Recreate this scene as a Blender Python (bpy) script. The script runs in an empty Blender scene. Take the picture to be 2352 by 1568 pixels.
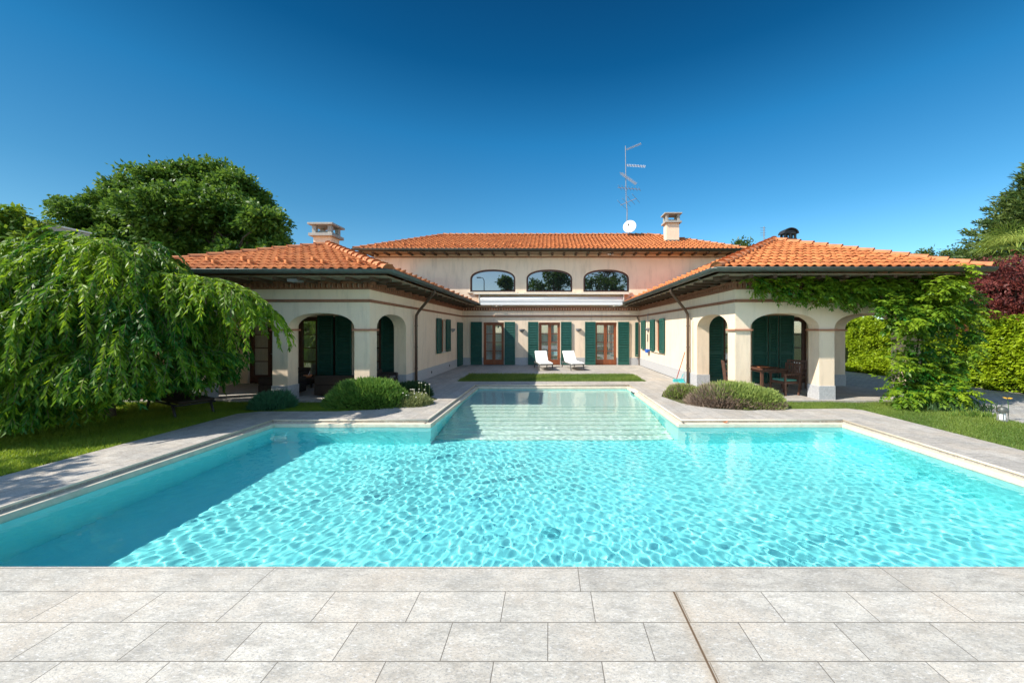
import bpy, math, random
import numpy as np
from mathutils import Vector, Matrix
from mathutils.geometry import tessellate_polygon
C = bpy.context.scene
R = math.radians
rng = np.random.default_rng(11)
random.seed(5)

# ------------------------------------------------------------------ camera
cam = bpy.data.cameras.new('camera')
cam_o = bpy.data.objects.new('camera', cam)
C.collection.objects.link(cam_o)
C.camera = cam_o
cam_o.location = (0, 0, 1.75)
cam_o.rotation_euler = (math.pi / 2, 0, 0)
cam.sensor_width = 36
cam.lens = 36 * 840 / 2352
cam.shift_x = -86 / 2352
cam.shift_y = -24 / 2352
cam.clip_end = 3000

# ------------------------------------------------------------------ sky, sun, exposure
SUN = Vector((.97, .42, -1.0))          # direction the light travels
w = bpy.data.worlds.new('World')
C.world = w
w.use_nodes = True
nt = w.node_tree
sky = nt.nodes.new('ShaderNodeTexSky')
sky.sky_type = 'NISHITA'
sky.sun_disc = False
sky.sun_elevation = math.asin(1.0 / SUN.length)
sky.sun_rotation = math.atan2(-.97, -.42)
sky.air_density = 1.0
sky.dust_density = .2
sky.ozone_density = 3.0
tc = nt.nodes.new('ShaderNodeTexCoord')
sep = nt.nodes.new('ShaderNodeSeparateXYZ')
nt.links.new(tc.outputs['Generated'], sep.inputs[0])
ramp = nt.nodes.new('ShaderNodeValToRGB')
nt.links.new(sep.outputs[2], ramp.inputs[0])
cr = ramp.color_ramp
cr.elements[0].position = 0.0
cr.elements[0].color = (.50, .63, .66, 1)
cr.elements[1].position = .95
cr.elements[1].color = (.8, .85, .85, 1)
for p, c in ((.15, (.40, .65, .69)), (.28, (.215, .54, .62)), (.45, (.08, .45, .58)), (.58, (.02, .26, .38)), (.68, (.015, .19, .29))):
    e = cr.elements.new(p)
    e.color = (*c, 1)
mul = nt.nodes.new('ShaderNodeMix')
mul.data_type = 'RGBA'
mul.blend_type = 'MULTIPLY'
mul.inputs[0].default_value = 1.0
nt.links.new(sky.outputs[0], mul.inputs[6])
back = nt.nodes.new('ShaderNodeMapRange')     # deep blue ahead; unseen sky overhead and behind kept pale to lift the shade
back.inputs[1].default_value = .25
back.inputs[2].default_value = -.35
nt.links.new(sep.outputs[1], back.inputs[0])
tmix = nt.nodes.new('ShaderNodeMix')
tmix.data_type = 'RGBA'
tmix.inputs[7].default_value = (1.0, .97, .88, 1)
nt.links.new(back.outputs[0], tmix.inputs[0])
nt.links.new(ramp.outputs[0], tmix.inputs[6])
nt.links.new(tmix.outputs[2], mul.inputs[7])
bg = nt.nodes['Background']
fx = nt.nodes.new('ShaderNodeFloatCurve')      # clear air to both sides is a deeper blue than the plain sky model gives
cv = fx.mapping.curves[0]
cv.points[0].location = (0, .60)
cv.points[1].location = (1, .86)
for p_ in ((.15, .66), (.35, .86), (.5, 1.0), (.65, 1.04), (.85, .94)):
    cv.points.new(*p_)
fx.mapping.update()
mx_ = nt.nodes.new('ShaderNodeMapRange')
mx_.inputs[1].default_value = -1
mx_.inputs[2].default_value = 1
nt.links.new(sep.outputs[0], mx_.inputs[0])
nt.links.new(mx_.outputs[0], fx.inputs['Value'])
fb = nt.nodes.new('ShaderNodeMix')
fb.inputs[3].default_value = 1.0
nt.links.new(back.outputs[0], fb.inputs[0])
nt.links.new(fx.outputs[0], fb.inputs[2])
m2_ = nt.nodes.new('ShaderNodeMix')
m2_.data_type = 'RGBA'
m2_.blend_type = 'MULTIPLY'
m2_.inputs[0].default_value = 1.0
nt.links.new(mul.outputs[2], m2_.inputs[6])
nt.links.new(fb.outputs[0], m2_.inputs[7])
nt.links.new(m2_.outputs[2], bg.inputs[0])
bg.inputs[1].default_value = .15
sun = bpy.data.lights.new('sun', 'SUN')
sun.energy = 3.8
sun.angle = R(.5)
sun.color = (1.0, .94, .84)
sun_o = bpy.data.objects.new('sun', sun)
C.collection.objects.link(sun_o)
sun_o.rotation_euler = SUN.to_track_quat('-Z', 'Y').to_euler()
sun_o.location = (-20, -10, 25)
sun.cycles.is_caustics_light = True
C.view_settings.view_transform = 'Standard'
C.view_settings.look = 'None'
C.view_settings.gamma = 1
C.view_settings.exposure = .94
C.cycles.use_denoising = True
C.cycles.caustics_reflective = False
C.cycles.caustics_refractive = True
C.cycles.max_bounces = 10
C.cycles.diffuse_bounces = 5
C.cycles.transparent_max_bounces = 12
C.cycles.sample_clamp_indirect = 8

# ------------------------------------------------------------------ materials
def mat(name, col, rough=.6, spec=.4, metal=0, bump=0, bscale=60, var=0, vscale=3, col2=None, tint=False, translucent=0, streak=None):
    m = bpy.data.materials.new(name)
    m.use_nodes = True
    t = m.node_tree
    b = t.nodes['Principled BSDF']
    b.inputs['Base Color'].default_value = (*col, 1)
    b.inputs['Roughness'].default_value = rough
    b.inputs['Specular IOR Level'].default_value = spec
    b.inputs['Metallic'].default_value = metal
    tcn = t.nodes.new('ShaderNodeTexCoord')
    src = None
    if var or col2 or tint:
        mx = t.nodes.new('ShaderNodeMix')
        mx.data_type = 'RGBA'
        c2 = col2 or tuple(x * (1 - var) for x in col)
        mx.inputs[6].default_value = (*col, 1)
        mx.inputs[7].default_value = (*c2, 1)
        if tint:
            a = t.nodes.new('ShaderNodeAttribute')
            a.attribute_name = 'tint'
            t.links.new(a.outputs['Fac'], mx.inputs[0])
        else:
            n = t.nodes.new('ShaderNodeTexNoise')
            n.inputs['Scale'].default_value = vscale
            n.inputs['Detail'].default_value = 8
            n.inputs['Roughness'].default_value = .65
            if streak:
                mp = t.nodes.new('ShaderNodeMapping')
                mp.inputs['Scale'].default_value = streak
                t.links.new(tcn.outputs['Object'], mp.inputs[0])
                t.links.new(mp.outputs[0], n.inputs['Vector'])
            else:
                t.links.new(tcn.outputs['Object'], n.inputs['Vector'])
            rr = t.nodes.new('ShaderNodeMapRange')
            rr.inputs[1].default_value = .35
            rr.inputs[2].default_value = .68
            t.links.new(n.outputs[0], rr.inputs[0])
            t.links.new(rr.outputs[0], mx.inputs[0])
        t.links.new(mx.outputs[2], b.inputs['Base Color'])
        src = mx
    if name == 'cream_stucco':
        mp = t.nodes.new('ShaderNodeMapping')
        mp.inputs['Scale'].default_value = (2.2, 2.2, .35)
        t.links.new(tcn.outputs['Object'], mp.inputs[0])
        n3 = t.nodes.new('ShaderNodeTexNoise')
        n3.inputs['Scale'].default_value = 2.5
        n3.inputs['Detail'].default_value = 9
        n3.inputs['Roughness'].default_value = .7
        t.links.new(mp.outputs[0], n3.inputs['Vector'])
        r3 = t.nodes.new('ShaderNodeMapRange')
        r3.inputs[1].default_value = .5
        r3.inputs[2].default_value = .78
        r3.inputs[4].default_value = .55
        t.links.new(n3.outputs[0], r3.inputs[0])
        m3 = t.nodes.new('ShaderNodeMix')
        m3.data_type = 'RGBA'
        m3.inputs[7].default_value = (.50, .40, .29, 1)
        t.links.new(r3.outputs[0], m3.inputs[0])
        t.links.new(mx.outputs[2], m3.inputs[6])
        t.links.new(m3.outputs[2], b.inputs['Base Color'])
    if name == 'terracotta_roof_tile':
        n3 = t.nodes.new('ShaderNodeTexNoise')
        n3.inputs['Scale'].default_value = 1.6
        n3.inputs['Detail'].default_value = 9
        n3.inputs['Roughness'].default_value = .75
        t.links.new(tcn.outputs['Object'], n3.inputs['Vector'])
        r3 = t.nodes.new('ShaderNodeMapRange')
        r3.inputs[1].default_value = .52
        r3.inputs[2].default_value = .78
        r3.inputs[4].default_value = .45
        t.links.new(n3.outputs[0], r3.inputs[0])
        m3 = t.nodes.new('ShaderNodeMix')
        m3.data_type = 'RGBA'
        m3.inputs[7].default_value = (.25, .13, .075, 1)
        t.links.new(r3.outputs[0], m3.inputs[0])
        t.links.new(mx.outputs[2], m3.inputs[6])
        t.links.new(m3.outputs[2], b.inputs['Base Color'])
    if bump:
        n2 = t.nodes.new('ShaderNodeTexNoise')
        n2.inputs['Scale'].default_value = bscale
        n2.inputs['Detail'].default_value = 6
        t.links.new(tcn.outputs['Object'], n2.inputs['Vector'])
        bp = t.nodes.new('ShaderNodeBump')
        bp.inputs['Strength'].default_value = bump
        bp.inputs['Distance'].default_value = .02
        t.links.new(n2.outputs[0], bp.inputs['Height'])
        t.links.new(bp.outputs[0], b.inputs['Normal'])
    if translucent:
        tr = t.nodes.new('ShaderNodeBsdfTranslucent')
        tr.inputs[0].default_value = (*[min(1, x * 1.5) for x in col], 1)
        if src:
            gm = t.nodes.new('ShaderNodeHueSaturation')
            gm.inputs['Value'].default_value = 1.5
            gm.inputs['Hue'].default_value = .485
            t.links.new(src.outputs[2], gm.inputs['Color'])
            t.links.new(gm.outputs[0], tr.inputs[0])
        ms = t.nodes.new('ShaderNodeMixShader')
        ms.inputs[0].default_value = translucent
        t.links.new(b.outputs[0], ms.inputs[1])
        t.links.new(tr.outputs[0], ms.inputs[2])
        t.links.new(ms.outputs[0], t.nodes['Material Output'].inputs[0])
    return m

def stone(name, bw, bh, swap=False, ox=0, oy=0, c1=(.59, .56, .49), c2=(.47, .445, .39), joint=(.17, .155, .13), off=.5, stain=None, warm=(.58, .50, .40), js=.0032):
    m = bpy.data.materials.new(name)
    m.use_nodes = True
    t = m.node_tree
    L = t.links
    b = t.nodes['Principled BSDF']
    b.inputs['Roughness'].default_value = .75
    b.inputs['Specular IOR Level'].default_value = .25
    N = t.nodes.new
    g = N('ShaderNodeNewGeometry')
    mp = N('ShaderNodeMapping')
    mp.inputs['Location'].default_value = (ox, oy, 0)
    if swap:
        mp.inputs['Rotation'].default_value = (0, 0, R(90))
    L.new(g.outputs['Position'], mp.inputs[0])
    br = N('ShaderNodeTexBrick')
    br.offset = off
    br.inputs['Scale'].default_value = 1
    br.inputs['Mortar Size'].default_value = js
    br.inputs['Mortar Smooth'].default_value = .3
    br.inputs['Brick Width'].default_value = bw
    br.inputs['Row Height'].default_value = bh
    br.inputs['Color1'].default_value = (0, 0, 0, 1)
    br.inputs['Color2'].default_value = (1, 1, 1, 1)
    br.inputs['Mortar'].default_value = (.5, .5, .5, 1)
    L.new(mp.outputs[0], br.inputs[0])
    def noise(sc, det=8, ro=.6, stretch=None, rot=0):
        n = N('ShaderNodeTexNoise')
        n.inputs['Scale'].default_value = sc
        n.inputs['Detail'].default_value = det
        n.inputs['Roughness'].default_value = ro
        if stretch:
            q = N('ShaderNodeMapping')
            q.inputs['Scale'].default_value = stretch
            q.inputs['Rotation'].default_value = (0, 0, R(rot))
            L.new(g.outputs['Position'], q.inputs[0])
            L.new(q.outputs[0], n.inputs['Vector'])
        else:
            L.new(g.outputs['Position'], n.inputs['Vector'])
        return n
    def rg(src, a, b_, c=0, d=1):
        r_ = N('ShaderNodeMapRange')
        for i, v in enumerate((a, b_, c, d)):
            r_.inputs[i + 1].default_value = v
        L.new(src, r_.inputs[0])
        return r_.outputs[0]
    def mix(f, a, b_, mode='MIX'):
        x = N('ShaderNodeMix')
        x.data_type = 'RGBA'
        x.blend_type = mode
        for i, v in ((0, f), (6, a), (7, b_)):
            if isinstance(v, (int, float)):
                x.inputs[i].default_value = v
            elif isinstance(v, tuple):
                x.inputs[i].default_value = (*v, 1)
            else:
                L.new(v, x.inputs[i])
        return x.outputs[2]
    cl = mix(rg(noise(2.2, 6).outputs[0], .35, .65), c1, c2)
    cl = mix(rg(noise(4.5, 10, .78, (1, 2.6, 1), 35).outputs[0], .44, .60, 0, .85), cl, tuple(x * .72 for x in c2))       # veins
    cl = mix(rg(noise(1.4, 5, .7).outputs[0], .46, .66, 0, .55), cl, warm)                   # warm blotches
    cl = mix(rg(noise(55, 5, .85, (1, 1.7, 1), 35).outputs[0], .51, .60, 0, .8), cl, (.24, .24, .235))     # flecks
    cl = mix(rg(noise(24, 5, .8, (1, 3.2, 1), 35).outputs[0], .54, .64, 0, .7), cl, (.72, .71, .68))
    tn = rg(br.outputs['Color'], 0, 1, .88, 1.07)
    cl = mix(1.0, cl, tn, 'MULTIPLY')
    cl = mix(rg(noise(9, 5).outputs[0], .5, .75, 0, .18), cl, (.36, .3, .22))
    cl = mix(br.outputs['Fac'], cl, joint)
    if stain is not None:
        sx = N('ShaderNodeSeparateXYZ')
        L.new(g.outputs['Position'], sx.inputs[0])
        ma = N('ShaderNodeMath')
        ma.operation = 'SUBTRACT'
        ma.inputs[1].default_value = stain
        L.new(sx.outputs[0], ma.inputs[0])
        nn = noise(5, 4)
        m2 = N('ShaderNodeMath')
        m2.operation = 'MULTIPLY_ADD'
        L.new(nn.outputs[0], m2.inputs[0])
        m2.inputs[1].default_value = .05
        m2.inputs[2].default_value = -.025
        m3 = N('ShaderNodeMath')
        m3.operation = 'ADD'
        L.new(ma.outputs[0], m3.inputs[0])
        L.new(m2.outputs[0], m3.inputs[1])
        m4 = N('ShaderNodeMath')
        m4.operation = 'ABSOLUTE'
        L.new(m3.outputs[0], m4.inputs[0])
        cl = mix(rg(m4.outputs[0], 0, .07, .42, 0), cl, (.34, .26, .17))
        m5 = N('ShaderNodeMath')
        m5.operation = 'ABSOLUTE'
        L.new(ma.outputs[0], m5.inputs[0])
        cl = mix(rg(m5.outputs[0], .004, .009, 1, 0), cl, (.13, .085, .05))
    L.new(cl, b.inputs['Base Color'])
    bp = N('ShaderNodeBump')
    bp.inputs['Strength'].default_value = .35
    bp.inputs['Distance'].default_value = .006
    hh = N('ShaderNodeMath')
    hh.operation = 'SUBTRACT'
    L.new(noise(45, 8, .7, (1, 2, 1), 35).outputs[0], hh.inputs[0])
    L.new(br.outputs['Fac'], hh.inputs[1])
    L.new(hh.outputs[0], bp.inputs['Height'])
    L.new(bp.outputs[0], b.inputs['Normal'])
    return m

M = {}
M['wall'] = mat('cream_stucco', (.86, .69, .515), .85, .2, bump=.25, bscale=90, col2=(.81, .635, .465), vscale=1.2)
M['plinth'] = mat('grey_plinth_stone', (.50, .50, .50), .7, .3, bump=.2, bscale=120, col2=(.36, .36, .37), vscale=25)
M['brick'] = mat('terracotta_brick', (.33, .15, .085), .8, .2, bump=.3, bscale=80, col2=(.24, .11, .065), vscale=8)
M['capbrick'] = mat('terracotta_capital', (.48, .22, .13), .8, .2, bump=.3, bscale=80, col2=(.36, .16, .10), vscale=10)
M['tile'] = mat('terracotta_roof_tile', (.62, .215, .075), .8, .2, bump=.3, bscale=50, col2=(.37, .11, .042), tint=True)
M['ridge'] = mat('terracotta_ridge_tile', (.56, .23, .10), .8, .2, bump=.3, bscale=40, col2=(.42, .16, .075), vscale=6)
M['under'] = mat('roof_underlay', (.16, .07, .04), .9)
M['gutter'] = mat('grey_green_gutter_metal', (.105, .115, .10), .45, .5, metal=.3, col2=(.075, .08, .07), vscale=4)
M['soffit'] = mat('soffit_board', (.30, .24, .17), .8, .2, col2=(.22, .17, .12), vscale=5)
M['rafter'] = mat('dark_rafter_wood', (.085, .05, .03), .7, .3)
M['shutter'] = mat('green_shutter_paint', (.018, .105, .08), .45, .4, col2=(.013, .08, .062), vscale=6)
M['wood'] = mat('varnished_door_wood', (.30, .085, .028), .4, .5, col2=(.20, .055, .02), vscale=9, streak=(1, 1, .15))
M['darkwood'] = mat('dark_window_wood', (.085, .032, .02), .45, .5, col2=(.055, .02, .013), vscale=9)
M['curtain'] = mat('white_curtain', (.75, .75, .70), .9, .1, col2=(.6, .6, .57), vscale=14, streak=(6, 6, .2))
M['dark'] = mat('unlit_room_shade', (.03, .028, .025), .9)  # near-black, the shade of unlit rooms painted as a colour
M['awning'] = mat('white_awning_fabric', (.82, .81, .78), .6, .3)
M['awnmetal'] = mat('ivory_awning_metal', (.70, .64, .54), .5, .4)
M['pipe'] = mat('brown_downpipe_metal', (.12, .075, .05), .5, .5, metal=.2)
M['concrete'] = mat('chimney_concrete', (.42, .40, .36), .8, .2, bump=.3, bscale=60, col2=(.33, .32, .29), vscale=8)
M['lampgrey'] = mat('grey_lamp_metal', (.22, .22, .22), .5, .5)
M['alu'] = mat('aluminium', (.30, .30, .31), .45, .5, metal=.5)
M['dish'] = mat('white_dish_paint', (.75, .75, .74), .45, .4)
M['black'] = mat('black_metal', (.03, .03, .03), .5, .4)
M['cushion'] = mat('white_cushion_cloth', (.80, .79, .76), .8, .2, bump=.2, bscale=30)
M['frame'] = mat('charcoal_lounger_metal', (.10, .10, .095), .5, .4)
M['wicker'] = mat('dark_wicker', (.05, .035, .025), .7, .3, bump=.9, bscale=70, col2=(.025, .018, .014), vscale=60)
M['teak'] = mat('brown_teak_wood', (.14, .068, .042), .55, .4, col2=(.09, .042, .027), vscale=12)
M['greencloth'] = mat('green_seat_cloth', (.12, .36, .27), .8, .2)
M['terracotta'] = mat('terracotta_bowl_clay', (.55, .20, .09), .6, .4)
M['bark'] = mat('tree_bark', (.13, .10, .075), .9, .1, bump=.6, bscale=30, col2=(.08, .06, .045), vscale=12)
M['palebark'] = mat('pale_twig_bark', (.20, .17, .10), .9, .1)
M['grass_base'] = mat('lawn_soil', (.06, .09, .02), .95, .1, bump=.5, bscale=60, col2=(.26, .23, .12), vscale=4)
M['ground'] = mat('garden_ground', (.07, .09, .03), .95, .1, col2=(.11, .11, .05), vscale=3)
M['cobble'] = stone('cobble_drive_stone', .22, .11, c1=(.44, .43, .40), c2=(.34, .33, .32), js=.008)
M['liner'] = mat('water_tinted_mosaic', (.34, .95, .94), .5, .3, col2=(.28, .91, .92), vscale=2.5)  # aqua paints the deep water's absorption of light into the liner colour
M['shelf'] = mat('sand_pool_mosaic', (.84, .88, .76), .5, .3, col2=(.78, .85, .74), vscale=4)
M['lip'] = mat('cream_pool_edge_stone', (.70, .62, .49), .6, .3, bump=.2, bscale=80, col2=(.58, .50, .39), vscale=8)
M['greybuild'] = mat('grey_render', (.46, .44, .39), .85, .2, bump=.2, bscale=40, col2=(.38, .37, .33), vscale=2)
M['white'] = mat('white_plastic', (.78, .78, .76), .5, .4)
M['drain'] = mat('dark_drain_grate', (.16, .58, .62), .6, .3)
M['blue'] = mat('blue_plastic', (.02, .12, .5), .4, .4)
M['red'] = mat('red_handle', (.4, .06, .03), .5, .4)
M['cyan'] = mat('cyan_plastic', (.08, .5, .5), .4, .4)
M['core'] = mat('dark_core_shade', (.012, .018, .006), 1, 0)  # near-black core, the shade inside hedges and shrubs painted as colour
M['browncore'] = mat('dry_twig_mass', (.05, .04, .025), 1, 0)
def leafm(name, a, b_, tr=.35, rough=.5, spec=.35):
    return mat(name, a, rough, spec, col2=b_, tint=True, translucent=tr)
M['leaf_tree'] = leafm('tree_leaf', (.022, .085, .012), (.15, .26, .03))
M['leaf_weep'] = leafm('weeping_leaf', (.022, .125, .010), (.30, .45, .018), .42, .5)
M['leaf_young'] = leafm('young_tree_leaf', (.06, .16, .015), (.20, .28, .02))
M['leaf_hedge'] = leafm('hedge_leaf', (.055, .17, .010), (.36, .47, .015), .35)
M['leaf_vine'] = leafm('vine_leaf', (.022, .12, .012), (.27, .38, .02), .35, .4)
M['leaf_conifer'] = leafm('conifer_needle', (.03, .075, .016), (.15, .20, .04), .25)
M['leaf_maple'] = leafm('maple_leaf', (.05, .012, .010), (.22, .05, .035), .3)
M['leaf_palm'] = leafm('palm_leaf', (.12, .22, .03), (.36, .40, .08), .25)
M['leaf_shrub'] = leafm('shrub_leaf', (.06, .17, .025), (.21, .34, .06), .25)
M['leaf_dark'] = leafm('dark_shrub_leaf', (.025, .075, .025), (.07, .13, .04), .2)
M['leaf_blue'] = leafm('bluish_shrub_leaf', (.035, .14, .07), (.08, .22, .11), .25)
M['leaf_rose'] = leafm('rosemary_leaf', (.14, .21, .05), (.36, .43, .11), .2)
M['leaf_dry'] = leafm('dry_stalk', (.20, .14, .10), (.38, .29, .22), .1)
M['leaf_pale'] = leafm('pale_flowering_leaf', (.17, .22, .07), (.35, .36, .16), .2)
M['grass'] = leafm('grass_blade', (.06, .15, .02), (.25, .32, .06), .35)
M['grass_lit'] = leafm('sunlit_grass_blade', (.12, .24, .015), (.33, .42, .04), .35)  # brighter, yellower copy of the grass, sunlight painted into the blade colour
M['flower'] = mat('white_flower', (.75, .70, .6), .8)
M['yellow'] = mat('yellow_petal', (.75, .42, .02), .6)
M['pebble'] = mat('grey_pebble', (.42, .40, .37), .8, .2, col2=(.28, .27, .25), vscale=15)

def glass(name, refl, tr):
    m = bpy.data.materials.new(name)
    m.use_nodes = True
    t = m.node_tree
    t.nodes.clear()
    o = t.nodes.new('ShaderNodeOutputMaterial')
    g = t.nodes.new('ShaderNodeBsdfGlossy')
    g.inputs['Roughness'].default_value = .0
    g.inputs['Color'].default_value = (.9, .95, 1, 1)
    if tr:
        d = t.nodes.new('ShaderNodeBsdfTransparent')
        d.inputs[0].default_value = (.92, .94, .92, 1)
    else:
        d = t.nodes.new('ShaderNodeBsdfDiffuse')
        d.inputs[0].default_value = (.015, .02, .018, 1)
    x = t.nodes.new('ShaderNodeMixShader')
    x.inputs[0].default_value = refl
    t.links.new(d.outputs[0], x.inputs[1])
    t.links.new(g.outputs[0], x.inputs[2])
    t.links.new(x.outputs[0], o.inputs[0])
    return m
M['glass'] = glass('door_glass', .16, True)
M['winglass'] = glass('arched_window_glass', .27, False)
M['porchglass'] = glass('porch_glass', .22, True)

# ------------------------------------------------------------------ helpers
def link(o, parent=None):
    C.collection.objects.link(o)
    if parent is not None:
        o.parent = parent
    return o
def tag(o, label=None, cat=None, group=None, kind=None):
    for k, v in (('label', label), ('category', cat), ('group', group), ('kind', kind)):
        if v:
            o[k] = v
    return o
def thing(name, label, cat, loc=(0, 0, 0), rz=0, group=None):
    o = bpy.data.objects.new(name, None)
    o.location = loc
    o.rotation_euler = (0, 0, rz)
    o.empty_display_size = .2
    link(o)
    return tag(o, label, cat, group)
class MB:
    def __init__(s):
        s.v = []
        s.f = []
    def add(s, v, f):
        n = len(s.v)
        s.v += [tuple(p) for p in v]
        s.f += [tuple(i + n for i in q) for q in f]
        return s
    def box(s, x0, x1, y0, y1, z0, z1):
        if x0 > x1: x0, x1 = x1, x0
        if y0 > y1: y0, y1 = y1, y0
        v = [(x, y, z) for z in (z0, z1) for y in (y0, y1) for x in (x0, x1)]
        return s.add(v, [(0, 2, 3, 1), (4, 5, 7, 6), (0, 1, 5, 4), (2, 6, 7, 3), (0, 4, 6, 2), (1, 3, 7, 5)])
    def obox(s, a, b, wd, hd, up=(0, 0, 1)):
        a = Vector(a); b = Vector(b)
        d = (b - a).normalized()
        u = Vector(up)
        if abs(d.dot(u)) > .98:
            u = Vector((0, 1, 0))
        x = d.cross(u).normalized() * wd / 2
        y = x.cross(d).normalized() * hd / 2
        v = [p + i * x + j * y for p in (a, b) for i, j in ((-1, -1), (1, -1), (1, 1), (-1, 1))]
        return s.add(v, [(0, 1, 2, 3), (7, 6, 5, 4), (0, 4, 5, 1), (1, 5, 6, 2), (2, 6, 7, 3), (3, 7, 4, 0)])
    def tube(s, pts, rad, n=8, cap=True):
        pts = [Vector(p) for p in pts]
        if not hasattr(rad, '__len__'):
            rad = [rad] * len(pts)
        base = len(s.v)
        prev = None
        for i, p in enumerate(pts):
            d = (pts[min(i + 1, len(pts) - 1)] - pts[max(i - 1, 0)]).normalized()
            if prev is None:
                u = Vector((0, 0, 1)) if abs(d.z) < .9 else Vector((1, 0, 0))
                x = d.cross(u).normalized()
            else:
                x = (prev - d * prev.dot(d)).normalized()
            prev = x
            y = d.cross(x)
            for k in range(n):
                a = 2 * math.pi * k / n
                s.v.append(tuple(p + rad[i] * (math.cos(a) * x + math.sin(a) * y)))
        for i in range(len(pts) - 1):
            for k in range(n):
                a = base + i * n + k
                b = base + i * n + (k + 1) % n
                s.f.append((a, b, b + n, a + n))
        if cap:
            s.f.append(tuple(base + k for k in range(n))[::-1])
            s.f.append(tuple(base + (len(pts) - 1) * n + k for k in range(n)))
        return s
    def lathe(s, prof, n=16, o=(0, 0, 0)):
        base = len(s.v)
        for r, z in prof:
            for k in range(n):
                a = 2 * math.pi * k / n
                s.v.append((o[0] + r * math.cos(a), o[1] + r * math.sin(a), o[2] + z))
        for i in range(len(prof) - 1):
            for k in range(n):
                a = base + i * n + k
                b = base + i * n + (k + 1) % n
                s.f.append((a, b, b + n, a + n))
        return s
    def build(s, name, m, parent=None, world=True, smooth=False, bevel=0):
        off = Vector((0, 0, 0))
        if parent is not None and world:
            p = parent
            while p is not None:
                off += p.location
                p = p.parent
        me = bpy.data.meshes.new(name)
        me.from_pydata([tuple(Vector(q) - off) for q in s.v], [], s.f)
        me.update()
        me.materials.append(m)
        if smooth:
            me.shade_smooth()
        o = bpy.data.objects.new(name, me)
        link(o, parent)
        if bevel:
            bv = o.modifiers.new('bevel', 'BEVEL')
            bv.width = bevel
            bv.segments = 2
            bv.limit_method = 'ANGLE'
        return o
def slab(mb, outer, holes, fn, th):
    """polygon (u,v) with holes mapped by fn(u,v,depth) and extruded by th"""
    loops = [outer] + holes
    tris = tessellate_polygon([[Vector((u, v, 0)) for u, v in l] for l in loops])
    flat = [p for l in loops for p in l]
    n = len(flat)
    v = [fn(u, q, 0) for u, q in flat] + [fn(u, q, th) for u, q in flat]
    f = []
    for a, b, c in tris:
        f += [(a, b, c), (c + n, b + n, a + n)]
    k = 0
    for l in loops:
        for i in range(len(l)):
            a = k + i
            b = k + (i + 1) % len(l)
            f.append((a, b, b + n, a + n))
        k += len(l)
    mb.add(v, f)
def arch(u0, u1, zs, zt, n=18, e=2.3):
    """points from (u0,zs) over the crown to (u1,zs)"""
    c = (u0 + u1) / 2
    r = (u1 - u0) / 2
    out = []
    for i in range(n + 1):
        a = math.pi * (1 - i / n)
        ca, sa = math.cos(a), math.sin(a)
        x = math.copysign(abs(ca) ** (2 / e), ca)
        z = abs(sa) ** (2 / e)
        out.append((c + r * x, zs + (zt - zs) * z))
    return out
def npmesh(name, V, F, m, parent=None, tint=None, kind=None, smooth=False, off=None):
    """V (n,3), F (k,4) or (k,3); tint one value per face"""
    me = bpy.data.meshes.new(name)
    if off is not None:
        V = V - np.array(off)
    k, s = F.shape
    me.vertices.add(len(V))
    me.vertices.foreach_set('co', V.astype(np.float32).ravel())
    me.loops.add(k * s)
    me.loops.foreach_set('vertex_index', F.astype(np.int32).ravel())
    me.polygons.add(k)
    me.polygons.foreach_set('loop_start', np.arange(0, k * s, s, dtype=np.int32))
    me.polygons.foreach_set('loop_total', np.full(k, s, dtype=np.int32))
    if smooth:
        me.polygons.foreach_set('use_smooth', np.ones(k, dtype=bool))
    me.update(calc_edges=True)
    if tint is not None:
        a = me.attributes.new('tint', 'FLOAT', 'FACE')
        a.data.foreach_set('value', np.clip(tint, 0, 1).astype(np.float32))
    me.materials.append(m)
    o = bpy.data.objects.new(name, me)
    link(o, parent)
    return o
def unit(a):
    return a / np.maximum(np.linalg.norm(a, axis=1, keepdims=True), 1e-9)
def leaves(name, P, D, L, W, m, parent=None, tint=None, nrm=None, off=None):
    """one diamond-shaped, slightly folded leaf at each P pointing along D"""
    n = len(P)
    D = unit(D)
    r = rng.normal(size=(n, 3)) if nrm is None else nrm + rng.normal(size=(n, 3)) * .35
    S = unit(np.cross(D, r))
    Nn = np.cross(S, D)
    L = np.broadcast_to(L, (n,))[:, None]
    W = np.broadcast_to(W, (n,))[:, None]
    mid = P + D * L * .42 - Nn * W * .25
    V = np.stack([P, mid + S * W * .5 + Nn * W * .3, P + D * L, mid - S * W * .5 + Nn * W * .3], 1).reshape(-1, 3)
    F = np.arange(4 * n).reshape(n, 4)
    if tint is None:
        tint = rng.random(n)
    return npmesh(name, V, F, m, parent, tint, off=off)

# ------------------------------------------------------------------ ground, deck, pool
X0, X1, YA, YB = -5.45, 5.78, 2.72, 7.2       # wide basin (deck edge)
U0, U1, YC = -2.4, 2.6, 11.88                 # narrow basin
edge = [(X0, YA), (X1, YA), (X1, YB), (U1, YB), (U1, YC), (U0, YC), (U0, YB), (X0, YB)]
flat = lambda z: (lambda u, v, d: (u, v, z - d))
g = MB()
slab(g, [(-300, -300), (300, -300), (300, 600), (-300, 600)], [[(x + (-.3 if x < 0 else .3), y + (.3 if y > 5 else -.3)) for x, y in edge]], flat(-.045), .3)
tag(g.build('ground', M['ground']), kind='structure')
def deck(name, poly, m, z=0, th=.08, holes=()):
    b = MB()
    slab(b, poly, list(holes), flat(z), th)
    o = b.build(name, m)
    return tag(o, kind='structure')
M['pav_front'] = stone('pale_quartzite_paving', .572, .26, ox=.295, oy=.14, stain=.835)
M['cop_front'] = stone('pale_quartzite_coping', 2.24, 3.0, ox=2.03, oy=.3, off=0)
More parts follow.
